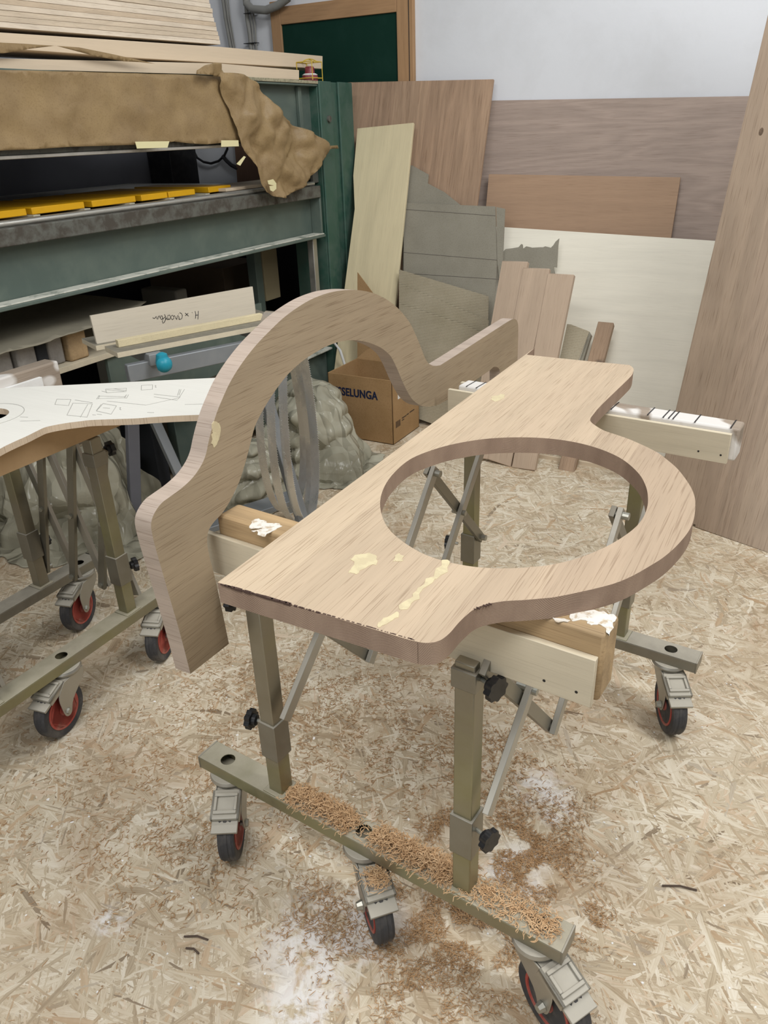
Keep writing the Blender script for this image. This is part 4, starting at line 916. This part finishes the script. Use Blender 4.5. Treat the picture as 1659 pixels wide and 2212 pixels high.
# ---- stacked stuff under the press at the left
sh = MB().box((-3.3, 1.2, .700), (MX+.005, 2.45, .722)); tag(sh.build('store_shelf', 'plate', None, .001), 'pale shelf board under the press holding wrapped blocks', 'shelf')
for k, y in enumerate((1.3, 2.4)): tag(MB().box((-2.75, y-.05, 0), (-2.55, y+.02, .6985)).build('shelf_support', 'dark', None), ['dark timber post under the near end of the store shelf', 'dark timber post under the far end of the store shelf'][k], 'post')
yy = 1.45
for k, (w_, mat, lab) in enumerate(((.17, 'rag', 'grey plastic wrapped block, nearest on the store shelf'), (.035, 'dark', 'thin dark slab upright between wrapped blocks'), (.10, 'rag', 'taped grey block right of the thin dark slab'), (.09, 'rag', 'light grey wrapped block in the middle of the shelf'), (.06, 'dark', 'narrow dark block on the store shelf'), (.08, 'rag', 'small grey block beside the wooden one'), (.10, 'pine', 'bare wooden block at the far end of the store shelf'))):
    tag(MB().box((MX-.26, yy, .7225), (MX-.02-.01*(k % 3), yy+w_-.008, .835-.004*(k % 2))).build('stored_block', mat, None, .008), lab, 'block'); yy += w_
sf = frame((-3.2, 1.2, .84), (1, 0, 0), (0, 1, 0))
rag_edge = [(.74+.02*noise.noise(Vector((y*9, 3, 1)))+.008*noise.noise(Vector((y*45, 3, 1))), y) for y in [k*.03 for k in range(34)]]
tag(sheet('cover_board', sf, [(0, 0)]+rag_edge+[(.55, 1.35), (0, 1.35)], plain('grey_cover_card', '86806f', .85, dirt='6c675a', dscale=5), lambda x, y: .004+.01*noise.noise(Vector((x*3, y*3, 0))), .04, .003), 'large grey cardboard cover with a torn edge over the blocks under the press', 'cardboard')
for nm, lo, hi, mat, lab in (('wooden_crate', (-3.3, 2.75, .0), (-2.66, 3.56, .562), plain('dusty_box', '8f8b7e', .8), 'dusty open crate in the dark under the press'), ('flat_panel', (-3.1, 3.2, .5), (-2.56, 3.55, .53), plain('dusty_white_panel', '8a877a', .8), 'pale dusty panel lying under the press near the column'), ('storage_box', (-3.7, 3.62, 0), (-3.1, 4.0, .80), plain('brown_box', '5a4c3c', .8), 'brown box at the back below the press bed')):
    if nm == 'flat_panel': lo = (-3.1, 3.2, .563); hi = (-2.62, 3.52, .58)
    tag(MB().box(lo, hi).build(nm, mat, None, .003), lab, 'box' if 'panel' not in nm else 'panel')
def crate(x0, x1, y0, y1, z0, z1, lab):
    b = MB(); t = .02
    b.box((x0, y0, z0), (x1, y0+t, z1)); b.box((x0, y1-t, z0), (x1, y1, z1)); b.box((x0, y0+t, z0), (x0+t, y1-t, z1)); b.box((x1-t, y0+t, z0), (x1, y1-t, z1)); b.box((x0+t, y0+t, z0), (x1-t, y1-t, z0+t))
    tag(b.build('open_tray', plain('dusty_tray_'+str(y0), 'a5a194', .85), None, .002), lab, 'tray')
crate(-3.15, -2.72, 2.80, 3.15, .563, .64, 'dusty open wooden tray on the crate in the dark under the press')
tag(MB().box((-3.2, 3.05, .641), (-2.95, 3.14, .78)).build('dusty_block', plain('dusty_block_grey', '77736a', .85), None, .01), 'dusty grey block standing on the tray under the press', 'block')
tag(MB().tube([(-2.42, 3.62, .50), (-2.40, 3.66, .44), (-2.38, 3.72, .36), (-2.36, 3.74, .25), (-2.36, 3.74, .02)], .008).build('white_cable', 'white', None), 'white cable hanging at the foot of the green column', 'cable')

# ================================================================== shavings and debris
def shavings(name, pts, zs, size, mat, lab, parent=None, m=None, curl=1.0, lift=.35, cat='wood shavings'):
    n = len(pts); K = 6
    th = rng.uniform(0, 2*PI, n); L = size*rng.uniform(.5, 1.5, n); cu = rng.normal(0, 2.4*curl, n); r = size*.036*rng.uniform(.7, 1.5, n)
    li = rng.uniform(0, lift, n); V = np.zeros((n, K, 3, 3)); pos = np.zeros((n, 3)); pos[:, :2] = pts; pos[:, 2] = zs+r
    wob = rng.normal(0, 3, n)
    for k in range(K):
        a = th+cu*(k/K)+np.sin(k*1.3+wob)*.35*curl
        if k: pos = pos+np.stack([np.cos(a)*L/K, np.sin(a)*L/K, np.sin((k-.5)/K*PI*2)*li*L/K], 1)
        nx, ny = -np.sin(a), np.cos(a); tap = r*(.5 if k in (0, K-1) else 1)
        for j in range(3):
            q = 2*PI*j/3; V[:, k, j] = pos+np.stack([nx*np.cos(q)*tap*1.4, ny*np.cos(q)*tap*1.4, np.sin(q)*tap], 1)
    V = V.reshape(-1, 3); fa = []
    for k in range(K-1):
        for j in range(3): fa.append([k*3+j, k*3+(j+1) % 3, (k+1)*3+(j+1) % 3, (k+1)*3+j])
    fa = np.array(fa); F = (np.arange(n)[:, None, None]*K*3+fa[None]).reshape(-1)
    me = bpy.data.meshes.new(name); me.vertices.add(len(V)); me.vertices.foreach_set('co', V.reshape(-1)); me.loops.add(len(F)); me.loops.foreach_set('vertex_index', F)
    nf = len(F)//4; me.polygons.add(nf); me.polygons.foreach_set('loop_start', np.arange(nf)*4); me.polygons.foreach_set('loop_total', np.full(nf, 4)); me.update(calc_edges=True); me.validate()
    finish(me, mat, 60)
    o = link(bpy.data.objects.new(name, me), m or Matrix.Identity(4), parent); return tag(o, lab, cat, kind='stuff')
def cloud(lst):
    out = []
    for (px, py, r, n) in lst:
        c = np.array(fl(px, py)); k = rng.normal(0, 1, (n, 2))*r; out.append(c+k)
    q = np.concatenate(out); keep = [noise.noise(Vector((x*16, y*16, 0))) > -.12 for x, y in q]; return q[np.array(keep)]
A_ = cloud([(900, 1480, .28, 2600), (720, 1560, .20, 1500), (560, 1500, .16, 900), (330, 1640, .22, 900), (370, 1850, .10, 700), (250, 1750, .2, 500), (600, 1780, .20, 600), (1000, 1650, .12, 900)])
shavings('wood_shavings', A_, np.full(len(A_), .0006), .015, 'shav', 'thin curly brown shavings scattered over the floor around and behind the near trestle', lift=.2)
B2 = cloud([(1150, 1850, .055, 1900), (1030, 1800, .05, 900), (1130, 1790, .09, 1300), (1000, 1960, .085, 2200), (930, 2010, .07, 1500), (1110, 1620, .06, 500), (1080, 1960, .06, 900), (900, 2150, .09, 1100), (700, 1950, .05, 500), (1270, 1990, .03, 500), (740, 2020, .05, 300), (620, 2010, .04, 200), (960, 1790, .03, 500), (1240, 1770, .05, 300), (1060, 2090, .1, 800)])
shavings('shaving_heap', B2, rng.uniform(.0006, .005, len(B2)), .013, 'shav', 'dense patches of brown shavings on the floor below and right of the near base tube', lift=.4)
n = 5200; xl = rng.uniform(-.20, .42, n); yl = np.clip(rng.normal(.002, .016, n), -.030, .030); dens = np.where((xl > -.19) & (xl < .215), 1, .45)*np.where(np.abs(xl-.003) < .024, .10, 1)
k_ = rng.uniform(0, 1, n) < dens; xl, yl = xl[k_], yl[k_]
hgt = .020*np.clip(1-(yl/.033)**2, 0, 1)*np.where(xl < .21, 1, .35)*np.clip(np.abs(xl)/.05, .2, 1)*np.clip((xl+.20)/.05, .2, 1)
shavings('heaped_shavings', np.stack([xl, yl], 1), .2225+rng.uniform(0, 1, len(xl))*hgt, .016, 'shav2', 'thick heap of fresh curly shavings lying on the near base tube of the trestle', m=FB, lift=.5)
for px_, py_, cc in ((845, 1925, 'second'), ):
    c = P(818, 1898, 'z', .172); q = rng.normal(0, .014, (320, 2))+np.array((c.x, c.y)); shavings('pedal_shavings', q, .174+rng.uniform(0, .008, len(q)), .014, 'shav2', 'small tuft of shavings on the brake of the middle near caster', lift=.5)
n = 90; sx = rng.uniform(100, 1600, n); sy = rng.uniform(1250, 2200, n)
b = MB()
for i in range(n):
    c = P(sx[i], sy[i]); b.box((c.x-.003, c.y-.002, .0002), (c.x+random.uniform(0, .003), c.y+.002, .0012), Matrix.Identity(4))
tag(b.build('white_flakes', 'white', None), 'tiny white paint flakes sprinkled over the floor', 'paint flakes', kind='stuff')
for a, c, lab in (((398, 2025), (450, 2032), 'dark splinter of bark lying near the bottom left'), ((402, 2050), (430, 2062), 'short dark splinter below the longer one, bottom left'), ((1430, 1915), (1505, 1925), 'curved dark sliver on the floor at the right')):
    A0 = P(*a)+Vector((0, 0, .003)); C0 = P(*c)+Vector((0, 0, .003)); tag(MB().tube([A0, A0.lerp(C0, .5)+Vector((0, .004, .002)), C0], .0022, 6).build('splinter', plain('dark_splinter', '54463c', .8), None), lab, 'splinter')
bpy.context.view_layer.update()
